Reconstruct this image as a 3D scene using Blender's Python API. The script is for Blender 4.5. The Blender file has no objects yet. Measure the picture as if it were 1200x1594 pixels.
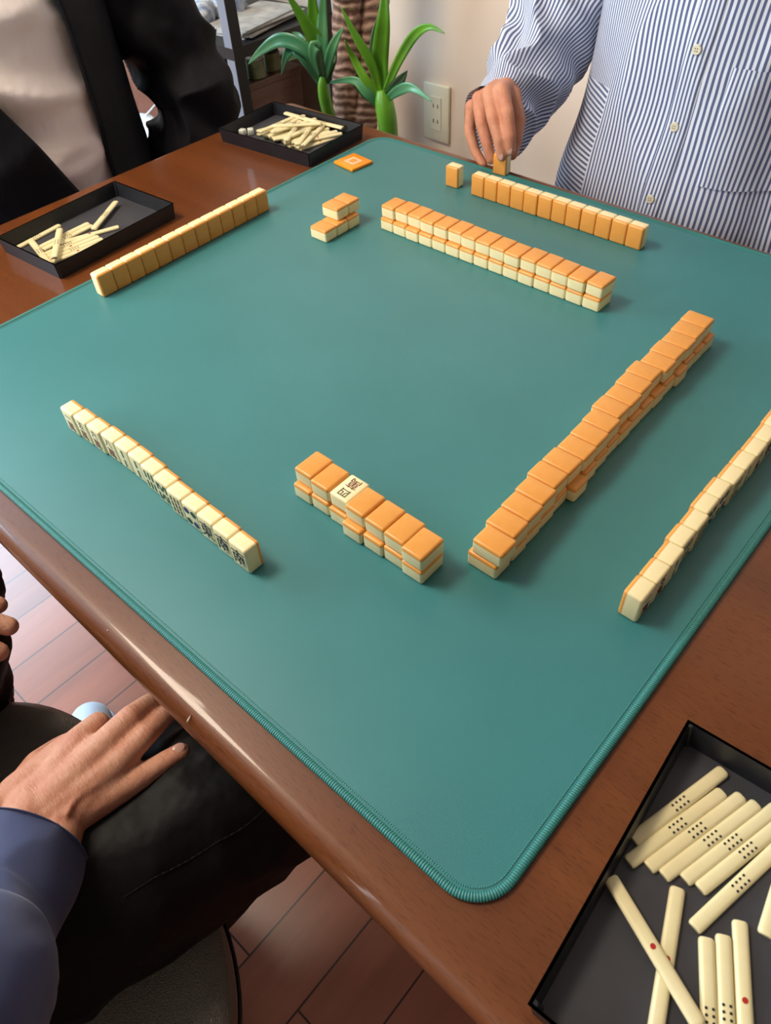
import bpy, bmesh, math, random
from mathutils import Vector, Matrix, noise
from mathutils.bvhtree import BVHTree

R = math.radians
PI = math.pi
random.seed(7)
sc = bpy.context.scene
COL = sc.collection
Z0 = 0.70                      # height of the playing surface above the floor

# ------------------------------------------------------------------ camera
cam_d = bpy.data.cameras.new('camera')
cam = bpy.data.objects.new('camera', cam_d)
COL.objects.link(cam)
cam.matrix_world = Matrix(((0.663322, 0.57585, -0.477913, -0.100469), (-0.746729, 0.467532, -0.473085, -0.046368), (-0.048986, 0.670679, 0.740128, 1.153756), (0.0, 0.0, 0.0, 1.0)))
cam_d.sensor_fit = 'VERTICAL'
cam_d.sensor_height = 24.0
cam_d.sensor_width = 18.07
cam_d.lens = 24.0 * 1167.60 / 1594.0
cam_d.clip_start = 0.02
cam_d.dof.use_dof = True
cam_d.dof.focus_distance = 0.72
cam_d.dof.aperture_fstop = 11.0
sc.camera = cam

# ------------------------------------------------------------------ light
sc.view_settings.view_transform = 'Standard'
sc.view_settings.look = 'None'
sc.view_settings.exposure = 0.30
sc.view_settings.gamma = 1.0
sc.view_settings.use_curve_mapping = False
world = bpy.data.worlds.new('daylight')
sc.world = world
world.use_nodes = True
world.node_tree.nodes['Background'].inputs[0].default_value = (0.80, 0.88, 1.0, 1)
world.node_tree.nodes['Background'].inputs[1].default_value = 1.0

def area(name, loc, target, sx, sy, power, color):
    l = bpy.data.lights.new(name, 'AREA')
    l.shape = 'RECTANGLE'; l.size = sx; l.size_y = sy
    l.energy = power; l.color = color
    o = bpy.data.objects.new(name, l)
    COL.objects.link(o)
    o.location = loc
    d = Vector(target) - Vector(loc)
    o.rotation_euler = d.to_track_quat('-Z', 'Y').to_euler()
    return o
area('window_daylight', (-0.55, 3.10, 1.62), (-0.55, 0.0, 1.10), 2.3, 1.15, 88, (0.56, 0.81, 1.0))
area('window_daylight', (-2.50, 1.35, 1.62), (0.0, 1.20, 1.10), 1.5, 1.15, 50, (0.93, 0.96, 1.0))
area('ceiling_panel_light', (-0.28, 1.30, 2.36), (-0.15, 1.15, 0), 0.6, 0.6, 31, (1.0, 0.85, 0.66))

# ------------------------------------------------------------------ materials
def new_mat(name, color=(0.5, 0.5, 0.5), rough=0.5, **kw):
    m = bpy.data.materials.new(name)
    m.use_nodes = True
    b = m.node_tree.nodes['Principled BSDF']
    b.inputs['Base Color'].default_value = (*color, 1)
    b.inputs['Roughness'].default_value = rough
    for k, v in kw.items():
        b.inputs[k.replace('_', ' ')].default_value = v
    return m
def srgb(r, g, b):
    f = lambda c: (c/255/12.92) if c/255 <= 0.04045 else ((c/255+0.055)/1.055)**2.4
    return (f(r), f(g), f(b))
class NT:
    def __init__(s, m): s.t = m.node_tree; s.b = s.t.nodes['Principled BSDF']
    def n(s, typ, **kw):
        x = s.t.nodes.new(typ)
        for k, v in kw.items():
            if k.startswith('i_'):
                x.inputs[k[2:].replace('_', ' ')].default_value = v
            else: setattr(x, k, v)
        return x
    def l(s, a, b): s.t.links.new(a, b)
    def coord(s, which='Object', scale=(1, 1, 1), rot=(0, 0, 0)):
        tc = s.n('ShaderNodeTexCoord'); mp = s.n('ShaderNodeMapping')
        mp.inputs['Scale'].default_value = scale; mp.inputs['Rotation'].default_value = rot
        s.l(tc.outputs[which], mp.inputs['Vector']); return mp.outputs[0]
    def noise(s, vec, scale, detail=3, rough=0.5):
        x = s.n('ShaderNodeTexNoise'); x.inputs['Scale'].default_value = scale
        x.inputs['Detail'].default_value = detail; x.inputs['Roughness'].default_value = rough
        s.l(vec, x.inputs['Vector']); return x.outputs['Fac']
    def ramp(s, fac, stops):
        x = s.n('ShaderNodeValToRGB'); e = x.color_ramp.elements
        while len(e) < len(stops): e.new(0.5)
        for q, (p, c) in zip(e, stops): q.position = p; q.color = (*c, 1) if len(c) == 3 else c
        s.l(fac, x.inputs[0]); return x.outputs[0]
    def math(s, op, a, b=None):
        x = s.n('ShaderNodeMath', operation=op)
        for i, v in enumerate((a, b)):
            if v is None: continue
            if isinstance(v, (int, float)): x.inputs[i].default_value = v
            else: s.l(v, x.inputs[i])
        return x.outputs[0]
    def mix(s, fac, a, b, typ='MIX'):
        x = s.n('ShaderNodeMix', data_type='RGBA', blend_type=typ)
        for sock, v in ((x.inputs[0], fac), (x.inputs[6], a), (x.inputs[7], b)):
            if isinstance(v, (int, float)): sock.default_value = v
            elif isinstance(v, tuple): sock.default_value = (*v, 1)
            else: s.l(v, sock)
        return x.outputs[2]
    def bump(s, h, strength, dist, prev=None):
        x = s.n('ShaderNodeBump'); x.inputs['Strength'].default_value = strength
        x.inputs['Distance'].default_value = dist
        s.l(h, x.inputs['Height'])
        if prev is not None: s.l(prev, x.inputs['Normal'])
        s.l(x.outputs[0], s.b.inputs['Normal']); return x.outputs[0]
    def col(s, c): s.l(c, s.b.inputs['Base Color'])
    def rough(s, c): s.l(c, s.b.inputs['Roughness'])

def mottled(name, c1, c2, scale, rough, bump=0.0, bscale=None, dist=0.001, **kw):
    m = new_mat(name, c1, rough, **kw); t = NT(m); v = t.coord()
    t.col(t.ramp(t.noise(v, scale, 4), [(0.3, c1), (0.7, c2)]))
    if bump: t.bump(t.noise(v, bscale or scale, 4), bump, dist)
    return m

M = {}
# playing mat: teal cloth with a fine weave
m = new_mat('teal_mat_cloth', srgb(64, 128, 126), 0.5); t = NT(m); v = t.coord()
t.col(t.ramp(t.noise(v, 9, 3), [(0.3, srgb(42, 114, 116)), (0.7, srgb(47, 120, 122))]))
w1 = t.n('ShaderNodeTexWave', wave_type='BANDS', bands_direction='X'); w1.inputs['Scale'].default_value = 260
w2 = t.n('ShaderNodeTexWave', wave_type='BANDS', bands_direction='Y'); w2.inputs['Scale'].default_value = 260
t.l(v, w1.inputs[0]); t.l(v, w2.inputs[0])
t.bump(t.math('ADD', w1.outputs['Fac'], w2.outputs['Fac']), 0.12, 0.0003)
t.b.inputs['Roughness'].default_value = 0.43
t.b.inputs['Specular IOR Level'].default_value = 0.58
t.b.inputs['Sheen Weight'].default_value = 0.08
M['mat'] = m
m = new_mat('stitched_trim', srgb(58, 150, 145), 0.5); t = NT(m)
uv = t.coord('UV')
wv = t.n('ShaderNodeTexWave', wave_type='BANDS', bands_direction='Y'); wv.inputs['Scale'].default_value = 190
wv.inputs['Distortion'].default_value = 1.2; wv.inputs['Detail'].default_value = 1
t.l(uv, wv.inputs[0])
t.col(t.ramp(wv.outputs['Fac'], [(0.0, srgb(22, 84, 82)), (0.6, srgb(52, 136, 130))]))
t.bump(wv.outputs['Fac'], 0.7, 0.0006)
M['trim'] = m
# dark reddish brown open-grained wood, grain along the long side of the table
def wood(name, dark, light, rough, axis='Y', pores=True, scale=1.0, coat=0.32):
    m = new_mat(name, light, rough); t = NT(m)
    k = {'X': (0.06, 1, 1), 'Y': (1, 0.06, 1), 'Z': (1, 1, 0.06)}[axis]
    v = t.coord('Object', tuple(x*scale for x in k))
    big = t.noise(v, 22, 5, 0.6)
    fine = t.noise(t.coord('Object', tuple(x**0.75*scale for x in k)), 950, 2, 0.6)
    c = t.ramp(big, [(0.2, dark), (0.8, light)])
    if pores:
        p = t.ramp(fine, [(0.34, (0.60, 0.56, 0.52)), (0.46, (1, 1, 1))])
        c = t.mix(0.7, c, p, 'MULTIPLY')
        t.bump(fine, 0.10, 0.0004)
    t.col(c)
    t.b.inputs['Coat Weight'].default_value = coat
    t.b.inputs['Coat Roughness'].default_value = 0.06
    t.b.inputs['Specular IOR Level'].default_value = 0.35
    return m
M['table'] = wood('dark_walnut_table', srgb(88, 44, 17), srgb(120, 66, 28), 0.36)
M['shelfwood'] = wood('reddish_cabinet_wood', srgb(62, 34, 26), srgb(96, 58, 46), 0.4, 'X')
M['chestwood'] = wood('taupe_brown_chest', srgb(96, 62, 52), srgb(132, 96, 84), 0.4, 'X')
M['black'] = mottled('black_powder_coat', srgb(18, 19, 23), srgb(24, 25, 30), 60, 0.45, 0.2, 900, 0.0002)
M['post_lit'] = new_mat('lit_post_grey', srgb(128, 134, 148), 0.35)  # pale grey for the lit side of the black rack posts
M['tray'] = mottled('black_tray_plastic', srgb(20, 21, 26), srgb(28, 29, 34), 40, 0.38, 0.35, 1400, 0.0002)
M['tray_in'] = mottled('charcoal_tray_floor', srgb(50, 50, 56), srgb(58, 58, 64), 30, 0.55, 0.1, 900, 0.0002)
M['ivory'] = mottled('ivory_tile', srgb(246, 227, 172), srgb(250, 233, 184), 90, 0.30, Subsurface_Weight=0.0)
M['orange'] = mottled('amber_tile_back', srgb(225, 150, 66), srgb(232, 160, 74), 70, 0.32)
M['ink_black'] = new_mat('engraved_black_ink', srgb(28, 30, 26), 0.5)
M['ink_red'] = new_mat('engraved_red_ink', srgb(100, 30, 22), 0.5)
M['ink_green'] = new_mat('engraved_green_ink', srgb(18, 78, 52), 0.5)
M['ink_blue'] = new_mat('engraved_blue_ink', srgb(40, 52, 104), 0.5)
M['stick'] = mottled('cream_stick', srgb(228, 216, 168), srgb(236, 222, 176), 60, 0.33)
M['dot_red'] = new_mat('red_dot', srgb(172, 36, 26), 0.5)
M['marker'] = new_mat('bright_orange_marker', srgb(244, 148, 12), 0.35)
M['marker_pr'] = new_mat('pale_pink_print', srgb(244, 196, 160), 0.5)
M['dice'] = new_mat('white_dice', srgb(228, 230, 214), 0.3)
# plaster wall
m = new_mat('beige_wallpaper', srgb(222, 204, 190), 0.8); t = NT(m); v = t.coord()
t.col(t.ramp(t.noise(v, 3, 3), [(0.3, srgb(228, 206, 186)), (0.7, srgb(235, 216, 198))]))
t.bump(t.noise(v, 260, 3), 0.25, 0.001)
M['wall'] = m
M['ceil'] = new_mat('grey_ceiling', srgb(176, 172, 164), 0.9)
# laminate floor, planks along X
m = new_mat('plank_floor', srgb(132, 82, 64), 0.33); t = NT(m)
v = t.coord('Object', (1, 1, 1)); v.node.inputs['Location'].default_value = (0, 0.2967 - 0.0, 0)
br = t.n('ShaderNodeTexBrick'); t.l(v, br.inputs['Vector'])
br.offset = 0.37; br.inputs['Scale'].default_value = 1.0
br.inputs['Brick Width'].default_value = 0.9; br.inputs['Row Height'].default_value = 0.0948
br.inputs['Mortar Size'].default_value = 0.0014
br.inputs['Color1'].default_value = (*srgb(136, 76, 54), 1)
br.inputs['Color2'].default_value = (*srgb(162, 98, 74), 1)
br.inputs['Mortar'].default_value = (*srgb(58, 32, 26), 1)
v2 = t.coord('Object', (0.12, 1, 1))
gr = t.ramp(t.noise(v2, 30, 5, 0.6), [(0.25, (0.72, 0.70, 0.68)), (0.75, (1.12, 1.1, 1.08))])
t.col(t.mix(1.0, br.outputs['Color'], gr, 'MULTIPLY'))
t.bump(br.outputs['Fac'], -0.3, 0.001)
t.b.inputs['Coat Weight'].default_value = 0.7; t.b.inputs['Coat Roughness'].default_value = 0.24
M['floor'] = m
# skin
def skin(name, base, deep):
    m = new_mat(name, base, 0.47); t = NT(m); v = t.coord()
    big = t.ramp(t.noise(v, 38, 4, 0.6), [(0.3, deep), (0.66, base)])
    t.col(big)
    vo = t.n('ShaderNodeTexVoronoi', feature='DISTANCE_TO_EDGE'); vo.inputs['Scale'].default_value = 620
    vs = t.coord('Object', (1, 1.6, 1)); t.l(vs, vo.inputs['Vector'])
    b1 = t.bump(t.math('MINIMUM', vo.outputs['Distance'], 0.2), 0.5, 0.0016)
    vw = t.coord('Object', (2.6, 0.6, 1), (0, 0, 0.45))
    t.bump(t.noise(vw, 150, 4, 0.6), 0.5, 0.0022, b1)
    t.b.inputs['Subsurface Weight'].default_value = 0.12
    t.b.inputs['Subsurface Radius'].default_value = (0.006, 0.0025, 0.0015)
    t.b.inputs['Subsurface Scale'].default_value = 1.0
    return m
M['skin'] = skin('weathered_skin', srgb(226, 168, 140), srgb(204, 136, 108))
M['skin2'] = skin('warm_skin', srgb(214, 150, 116), srgb(196, 122, 92))
M['nail'] = new_mat('fingernail', srgb(206, 158, 146), 0.28)
# cloth
def cloth(name, c1, c2, rough=0.85, weave=900, sheen=0.1, fold=0.5):
    m = new_mat(name, c1, rough); t = NT(m); v = t.coord()
    t.col(t.ramp(t.noise(v, 14, 4), [(0.3, c1), (0.7, c2)]))
    b1 = t.bump(t.noise(v, weave, 2), 0.25, 0.0004)
    vf = t.coord('Object', (1, 1, 0.55), (0.3, 0.5, 0.2))
    t.bump(t.noise(vf, 16, 3, 0.55), fold, 0.006, b1)
    t.b.inputs['Sheen Weight'].default_value = sheen
    return m
M['trousers'] = cloth('black_trousers', srgb(4, 4, 6), srgb(8, 8, 10), 0.6, 1200, 0.0, 1.0)
M['jacket'] = cloth('black_jacket', srgb(6, 9, 17), srgb(11, 13, 22), 0.7, 1000, 0.0, 1.0)
M['jsleeve'] = cloth('black_jacket_lit', srgb(11, 11, 18), srgb(17, 16, 25), 0.7, 1000, 0.0, 1.0)  # jacket cloth made lighter, highlights on the arm put into the colour
M['tee'] = cloth('off_white_tee', srgb(236, 224, 222), srgb(242, 232, 230), 0.9, 1100, 0.1, 1.0)
M['navy'] = cloth('navy_jacket', srgb(56, 66, 106), srgb(66, 76, 118), 0.7, 1500, 0.2, 0.4)
M['dark'] = cloth('charcoal_cloth', srgb(26, 27, 34), srgb(34, 34, 42), 0.8, 1000, 0.05, 0.5)
M['trousers'].node_tree.nodes['Principled BSDF'].inputs['Specular IOR Level'].default_value = 0.22
M['jacket'].node_tree.nodes['Principled BSDF'].inputs['Specular IOR Level'].default_value = 0.25
M['jsleeve'].node_tree.nodes['Principled BSDF'].inputs['Specular IOR Level'].default_value = 0.25
# striped shirt: stripes follow the cloth (UV in metres)
def striped(name):
    m = new_mat(name, (0.8, 0.8, 0.8), 0.85); t = NT(m)
    uvn = t.n('ShaderNodeUVMap'); sp = t.n('ShaderNodeSeparateXYZ'); t.l(uvn.outputs[0], sp.inputs[0])
    wob = t.noise(t.coord('Object'), 12, 2)
    u = t.math('ADD', sp.outputs[0], t.math('MULTIPLY', wob, 0.004))
    f = t.math('FRACT', t.math('MULTIPLY', u, 1/0.0054))
    s = t.math('ABSOLUTE', t.math('SUBTRACT', f, 0.5))
    t.col(t.ramp(s, [(0.0, srgb(80, 92, 128)), (0.19, srgb(80, 92, 128)), (0.29, srgb(214, 219, 233)), (1.0, srgb(214, 219, 233))]))
    b1 = t.bump(t.noise(t.coord(), 1300, 2), 0.2, 0.0003)
    vf = t.coord('Object', (1, 1, 0.5), (0.2, 0.4, 0.3))
    t.bump(t.noise(vf, 13, 3, 0.5), 0.9, 0.010, b1)
    t.b.inputs['Sheen Weight'].default_value = 0.1
    return m
M['stripe'] = striped('blue_white_striped_cotton')
M['button'] = new_mat('pearl_button', srgb(222, 214, 190), 0.3)
# grey leather seat
m = new_mat('grey_leatherette', srgb(126, 123, 114), 0.34); t = NT(m); v = t.coord()
vo = t.n('ShaderNodeTexVoronoi', feature='DISTANCE_TO_EDGE'); vo.inputs['Scale'].default_value = 420; t.l(v, vo.inputs['Vector'])
t.bump(t.math('MINIMUM', vo.outputs['Distance'], 0.25), 0.9, 0.0022)
M['seat'] = m
M['leaf'] = mottled('glossy_leaf', srgb(58, 118, 26), srgb(116, 174, 44), 8, 0.35)
M['leaf_dark'] = mottled('dark_leaf', srgb(24, 58, 26), srgb(44, 92, 36), 10, 0.35)
M['leaf_pale'] = mottled('blue_green_leaf', srgb(60, 122, 84), srgb(92, 156, 100), 10, 0.35)
m = new_mat('ringed_bark', srgb(150, 112, 92), 0.8); t = NT(m); v = t.coord()
wv = t.n('ShaderNodeTexWave', wave_type='BANDS', bands_direction='Z'); wv.inputs['Scale'].default_value = 18
wv.inputs['Distortion'].default_value = 6; wv.inputs['Detail'].default_value = 3; t.l(v, wv.inputs[0])
t.col(t.mix(t.noise(v, 22, 4), t.ramp(wv.outputs['Fac'], [(0.1, srgb(104, 70, 58)), (0.7, srgb(206, 172, 150))]), srgb(140, 104, 90)))
t.bump(wv.outputs['Fac'], 0.8, 0.004)
M['bark'] = m
M['pot'] = mottled('terracotta_pot', srgb(140, 84, 66), srgb(156, 98, 80), 12, 0.8)
M['soil'] = mottled('dark_soil', srgb(52, 38, 30), srgb(70, 52, 40), 60, 0.95, 1.0, 80, 0.004)
M['outlet'] = new_mat('cream_plastic', srgb(222, 216, 192), 0.4)
M['hole'] = new_mat('socket_slot_black', srgb(20, 18, 16), 0.6)
M['white'] = new_mat('white_paint', srgb(226, 224, 220), 0.5)
M['slip'] = cloth('pale_blue_terry', srgb(172, 196, 224), srgb(188, 208, 232), 0.9, 800, 0.2, 0.2)
M['slipg'] = cloth('grey_terry', srgb(132, 134, 138), srgb(150, 152, 154), 0.9, 800, 0.2, 0.2)
M['bag'] = mottled('white_plastic_bag', srgb(206, 214, 226), srgb(226, 230, 236), 30, 0.3, 1.0, 40, 0.006)
M['bluebag'] = mottled('blue_white_packaging', srgb(70, 96, 140), srgb(220, 226, 232), 42, 0.25, 1.0, 50, 0.006)
M['jar'] = mottled('olive_jar', srgb(92, 98, 66), srgb(150, 150, 110), 30, 0.3)
M['box'] = mottled('black_box', srgb(18, 17, 20), srgb(26, 25, 28), 20, 0.5)
M['paper'] = mottled('grey_papers', srgb(150, 148, 144), srgb(196, 192, 186), 30, 0.6)
m = new_mat('window_glass', (1, 1, 1), 0.0); m.node_tree.nodes['Principled BSDF'].inputs['Transmission Weight'].default_value = 1.0
M['glass'] = m

# ------------------------------------------------------------------ builders
def W(p): return Vector((p[0], p[1], p[2] + Z0))      # mat-level coordinates to room coordinates
def link(name, me, mat, parent=None, loc=None, smooth=None):
    o = bpy.data.objects.new(name, me)
    COL.objects.link(o)
    if mat is not None and not me.materials: me.materials.append(M[mat] if isinstance(mat, str) else mat)
    if parent is not None: o.parent = parent
    if loc is not None: o.location = loc
    if smooth is not None:
        me.shade_smooth() if smooth else me.shade_flat()
    return o
def tag(o, label=None, cat=None, group=None, kind=None):
    if label: o['label'] = label
    if cat: o['category'] = cat
    if group: o['group'] = group
    if kind: o['kind'] = kind
    return o
def thing(name, label, cat, loc=(0, 0, 0), rz=0.0, group=None):
    o = bpy.data.objects.new(name, None)
    COL.objects.link(o); o.location = loc; o.rotation_euler = (0, 0, rz)
    o.empty_display_size = 0.02
    return tag(o, label, cat, group)
def bm_mesh(bm, name='m'):
    bmesh.ops.recalc_face_normals(bm, faces=bm.faces)
    me = bpy.data.meshes.new(name); bm.to_mesh(me); bm.free(); return me
def bm_box(bm, c, s, bevel=0.0, seg=2, mtx=None):
    r = bmesh.ops.create_cube(bm, size=1.0)
    vs = r['verts']
    bmesh.ops.scale(bm, vec=s, verts=vs)
    if bevel > 0:
        es = list({e for v in vs for e in v.link_edges})
        g = bmesh.ops.bevel(bm, geom=es, offset=bevel, segments=seg, profile=0.5, affect='EDGES')
        vs = list({v for f in g['faces'] for v in f.verts} | {v for v in vs if v.is_valid})
    if mtx is not None: bmesh.ops.transform(bm, matrix=mtx, verts=vs)
    bmesh.ops.translate(bm, vec=c, verts=vs)
    return vs
def box_obj(name, c, s, mat, parent=None, bevel=0.0, smooth=False, rz=0.0):
    bm = bmesh.new(); bm_box(bm, (0, 0, 0), s, bevel)
    o = link(name, bm_mesh(bm), mat, parent, c, smooth)
    o.rotation_euler = (0, 0, rz)
    return o
def bm_cyl(bm, p0, p1, r0, r1=None, seg=20):
    r1 = r0 if r1 is None else r1
    p0 = Vector(p0); p1 = Vector(p1); d = p1 - p0
    q = d.to_track_quat('Z', 'Y').to_matrix().to_4x4()
    r = bmesh.ops.create_cone(bm, cap_ends=True, segments=seg, radius1=r0, radius2=r1, depth=d.length)
    bmesh.ops.transform(bm, matrix=Matrix.Translation((p0+p1)/2) @ q, verts=r['verts'])
    return r['verts']
def bm_capsule(bm, p0, p1, r0, r1, seg=18):
    bm_cyl(bm, p0, p1, r0, r1, seg)
    for p, r in ((p0, r0), (p1, r1)):
        s = bmesh.ops.create_uvsphere(bm, u_segments=seg, v_segments=10, radius=r)
        bmesh.ops.translate(bm, vec=p, verts=s['verts'])
def organic(name, caps, voxel, mat, parent, smooth=6, factor=0.5, ells=(), disp=None):
    """a continuous body grown from tapered limbs: merged into one surface and smoothed"""
    V_, F_ = [], []
    def ball_chain(p0, p1, r0, r1, nu=20):
        # one closed capsule: latitude rings of the two end spheres
        d = (p1 - p0); L_ = d.length
        q = d.to_track_quat('Z', 'Y').to_matrix() if L_ > 1e-9 else Matrix.Identity(3)
        rings = []
        sn = (r0 - r1) / L_ if L_ > abs(r0 - r1) else 0.0
        a0 = math.asin(max(-1, min(1, sn)))
        for k in range(1, 8): a = -PI/2 + (a0 + PI/2)*k/7; rings.append((r0*math.sin(a), r0*math.cos(a)))
        for k in range(0, 7): a = a0 + (PI/2 - a0)*k/7; rings.append((L_ + r1*math.sin(a), r1*math.cos(a)))
        base = len(V_)
        V_.append(p0 + q @ Vector((0, 0, -r0)))
        for z, r in rings:
            for j in range(nu): V_.append(p0 + q @ Vector((r*math.cos(2*PI*j/nu), r*math.sin(2*PI*j/nu), z)))
        V_.append(p0 + q @ Vector((0, 0, L_ + r1)))
        n_ = len(rings); top_ = base + 1 + n_*nu
        for j in range(nu):
            j2 = (j+1) % nu
            F_.append((base, base+1+j2, base+1+j)); F_.append((top_, base+1+(n_-1)*nu+j, base+1+(n_-1)*nu+j2))
            for i in range(n_-1): F_.append((base+1+i*nu+j, base+1+i*nu+j2, base+1+(i+1)*nu+j2, base+1+(i+1)*nu+j))
    for c in caps: ball_chain(Vector(c[0]), Vector(c[1]), c[2], c[3])
    me = bpy.data.meshes.new('m'); me.from_pydata(V_, [], F_); me.update()
    tmp = bpy.data.objects.new('tmp', me); COL.objects.link(tmp)
    rm = tmp.modifiers.new('r', 'REMESH'); rm.mode = 'VOXEL'; rm.voxel_size = voxel; rm.use_smooth_shade = True
    sm = tmp.modifiers.new('s', 'SMOOTH'); sm.iterations = smooth; sm.factor = factor
    dg = bpy.context.evaluated_depsgraph_get(); dg.update()
    out = bpy.data.meshes.new_from_object(tmp.evaluated_get(dg))
    bpy.data.objects.remove(tmp)
    if disp:
        ns = [v_.normal.copy() for v_ in out.vertices]; cs = [v_.co.copy() for v_ in out.vertices]
        out.vertices.foreach_set('co', [x for c_, n_ in zip(cs, ns) for x in disp(c_, n_)]); out.update()
    out.materials.clear()
    return link(name, out, mat, parent, None, True)
def catmull(pts, n):
    out = []
    P_ = [pts[0]] + list(pts) + [pts[-1]]
    segs = len(pts) - 1
    for k in range(n + 1):
        t_ = k / n * segs; i = min(int(t_), segs - 1); u = t_ - i
        a, b, c, d = P_[i], P_[i+1], P_[i+2], P_[i+3]
        out.append([0.5*((2*b[j]) + (-a[j]+c[j])*u + (2*a[j]-5*b[j]+4*c[j]-d[j])*u*u + (-a[j]+3*b[j]-3*c[j]+d[j])*u**3) for j in range(len(b))])
    return out
def loft(name, rings, mat, parent, n_len=60, n_ang=96, side=(0, 0, 1), power=2.0, disp=None, arc=None,
         uvswap=None, thick=0.0, cap=True, arcs=None):
    """rings: (x, y, z, ra, rb); the section is spanned by a 'side' direction and its cross with the axis.
    arc=(t0,t1) leaves the section open; arcs(s)->(t0,t1) varies it; disp(p, th, s)->outward offset"""
    R_ = catmull(rings, n_len)
    bm = bmesh.new(); uvl = bm.loops.layers.uv.new('UVMap')
    vs = []; acc = 0.0; lens = []
    closed = arc is None and arcs is None
    cols = n_ang if closed else n_ang + 1
    rmax = sum(r[3] + r[4] for r in rings) / len(rings) / 2
    for i, r in enumerate(R_):
        c = Vector(r[:3])
        a = Vector(R_[max(i-1, 0)][:3]); b = Vector(R_[min(i+1, n_len)][:3])
        ax = (b - a).normalized()
        e1 = Vector(side); e1 = (e1 - ax * e1.dot(ax)).normalized(); e2 = ax.cross(e1)
        if i: acc += (c - Vector(R_[i-1][:3])).length
        lens.append(acc)
        row = []
        s_ = i / n_len
        t0, t1 = (0, 2*PI) if closed else (arcs(s_) if arcs else arc)
        for j in range(cols):
            th = t0 + (t1 - t0) * j / n_ang
            ct, st = math.cos(th), math.sin(th)
            k = (abs(ct)**power + abs(st)**power) ** (-1/power)
            d = e1*(ct*k*r[3]) + e2*(st*k*r[4])
            p = c + d
            if disp: p = p + d.normalized() * disp(p, th, s_)
            row.append((bm.verts.new(p), th))
        vs.append(row)
    for i in range(n_len):
        for j in range(n_ang):
            j2 = (j + 1) % cols if closed else j + 1
            q = [vs[i][j], vs[i][j2], vs[i+1][j2], vs[i+1][j]]
            f = bm.faces.new([x[0] for x in q])
            ths = [q[0][1], q[0][1] + (q[1][1]-q[0][1] if j2 else 2*PI/n_ang), 0, q[3][1]]
            ths[2] = ths[3] + (ths[1]-ths[0])
            ll = [lens[i], lens[i], lens[i+1], lens[i+1]]
            sw = uvswap and uvswap(q[0][1], i / n_len)
            for lp, th, le in zip(f.loops, ths, ll):
                uvv = (th*rmax, le)
                if sw: uvv = (le*0.90 + th*rmax*0.12, th*rmax)
                lp[uvl].uv = uvv
    if cap and closed:
        for row in (vs[0], vs[-1]): bm.faces.new([x[0] for x in row])
    me = bm_mesh(bm)
    o = link(name, me, mat, parent, None, True)
    if thick:
        so = o.modifiers.new('thickness', 'SOLIDIFY'); so.thickness = thick; so.offset = -1
    return o
def folds(amp, freq, sx=1, sy=1, sz=1, seed=0.0, amp2=None, soft=0.0):
    def f(p, th, s):
        q = Vector((p.x*sx, p.y*sy, p.z*sz)) * freq + Vector((seed, seed*1.7, -seed))
        w = Vector((noise.noise(q*0.5 + Vector((9, 3, 1))), noise.noise(q*0.5 + Vector((2, 7, 5))), 0)) * 0.9
        a = 1.0 - abs(noise.noise(q + w)) * 2.0
        return amp * (a - 0.5) + (amp2 or 0.0) * noise.noise(q * 2.7)
    return f
ORD = ['first', 'second', 'third', 'fourth', 'fifth', 'sixth', 'seventh', 'eighth', 'ninth', 'tenth', 'eleventh',
       'twelfth', 'thirteenth', 'fourteenth', 'fifteenth', 'sixteenth', 'seventeenth', 'eighteenth']

# ------------------------------------------------------------------ the room
X1, X0, Y1, Y0, ZC = 1.30, -2.60, 3.20, -2.40, 2.42
def wall(name, c, s, mat='wall'):
    return tag(box_obj(name, c, s, mat), kind='structure')
wall('floor', ((X0+X1)/2, (Y0+Y1)/2, -0.05), (X1-X0+0.2, Y1-Y0+0.2, 0.1), 'floor')
wall('ceiling', ((X0+X1)/2, (Y0+Y1)/2, ZC+0.05), (X1-X0+0.2, Y1-Y0+0.2, 0.1), 'ceil')
wall('wall_back', (X1+0.05, (Y0+Y1)/2, ZC/2), (0.1, Y1-Y0+0.2, ZC))
wall('wall_right', ((X0+X1)/2, Y0-0.05, ZC/2), (X1-X0, 0.1, ZC), 'shelfwood')  # unseen wall, dark wood chosen to keep bounce light low
def holed_wall(name, fixed, a0, a1, h0, h1, axis, lo, hi):
    """a wall with one window opening a0..a1 wide, h0..h1 high"""
    bm = bmesh.new()
    for (p, q, z0, z1) in ((lo, a0, 0, ZC), (a1, hi, 0, ZC), (a0, a1, 0, h0), (a0, a1, h1, ZC)):
        c = ((p+q)/2, fixed, (z0+z1)/2) if axis == 'X' else (fixed, (p+q)/2, (z0+z1)/2)
        s = (q-p, 0.1, z1-z0) if axis == 'X' else (0.1, q-p, z1-z0)
        bm_box(bm, c, s)
    return tag(link(name, bm_mesh(bm), 'wall'), kind='structure')
holed_wall('wall_left', Y1+0.05, -1.75, 0.65, 1.0, 2.2, 'X', X0-0.1, X1)
holed_wall('wall_front', X0-0.05, 0.55, 2.15, 1.0, 2.2, 'Y', Y0-0.1, Y1+0.1)
def window(name, c, w, h, axis):
    bm = bmesh.new(); t_ = 0.045
    for (u, v_, su, sv) in ((0, h/2-t_/2, w, t_), (0, -h/2+t_/2, w, t_), (-w/2+t_/2, 0, t_, h), (w/2-t_/2, 0, t_, h), (0, 0, t_, h)):
        if axis == 'X': bm_box(bm, (u, 0, v_), (su, 0.05, sv))
        else: bm_box(bm, (0, u, v_), (0.05, su, sv))
    o = tag(link(name, bm_mesh(bm), 'white', None, c), kind='structure')
    s = (w-0.08, 0.006, h-0.08) if axis == 'X' else (0.006, w-0.08, h-0.08)
    box_obj('pane', (0, 0, 0), s, 'glass', o)
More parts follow.
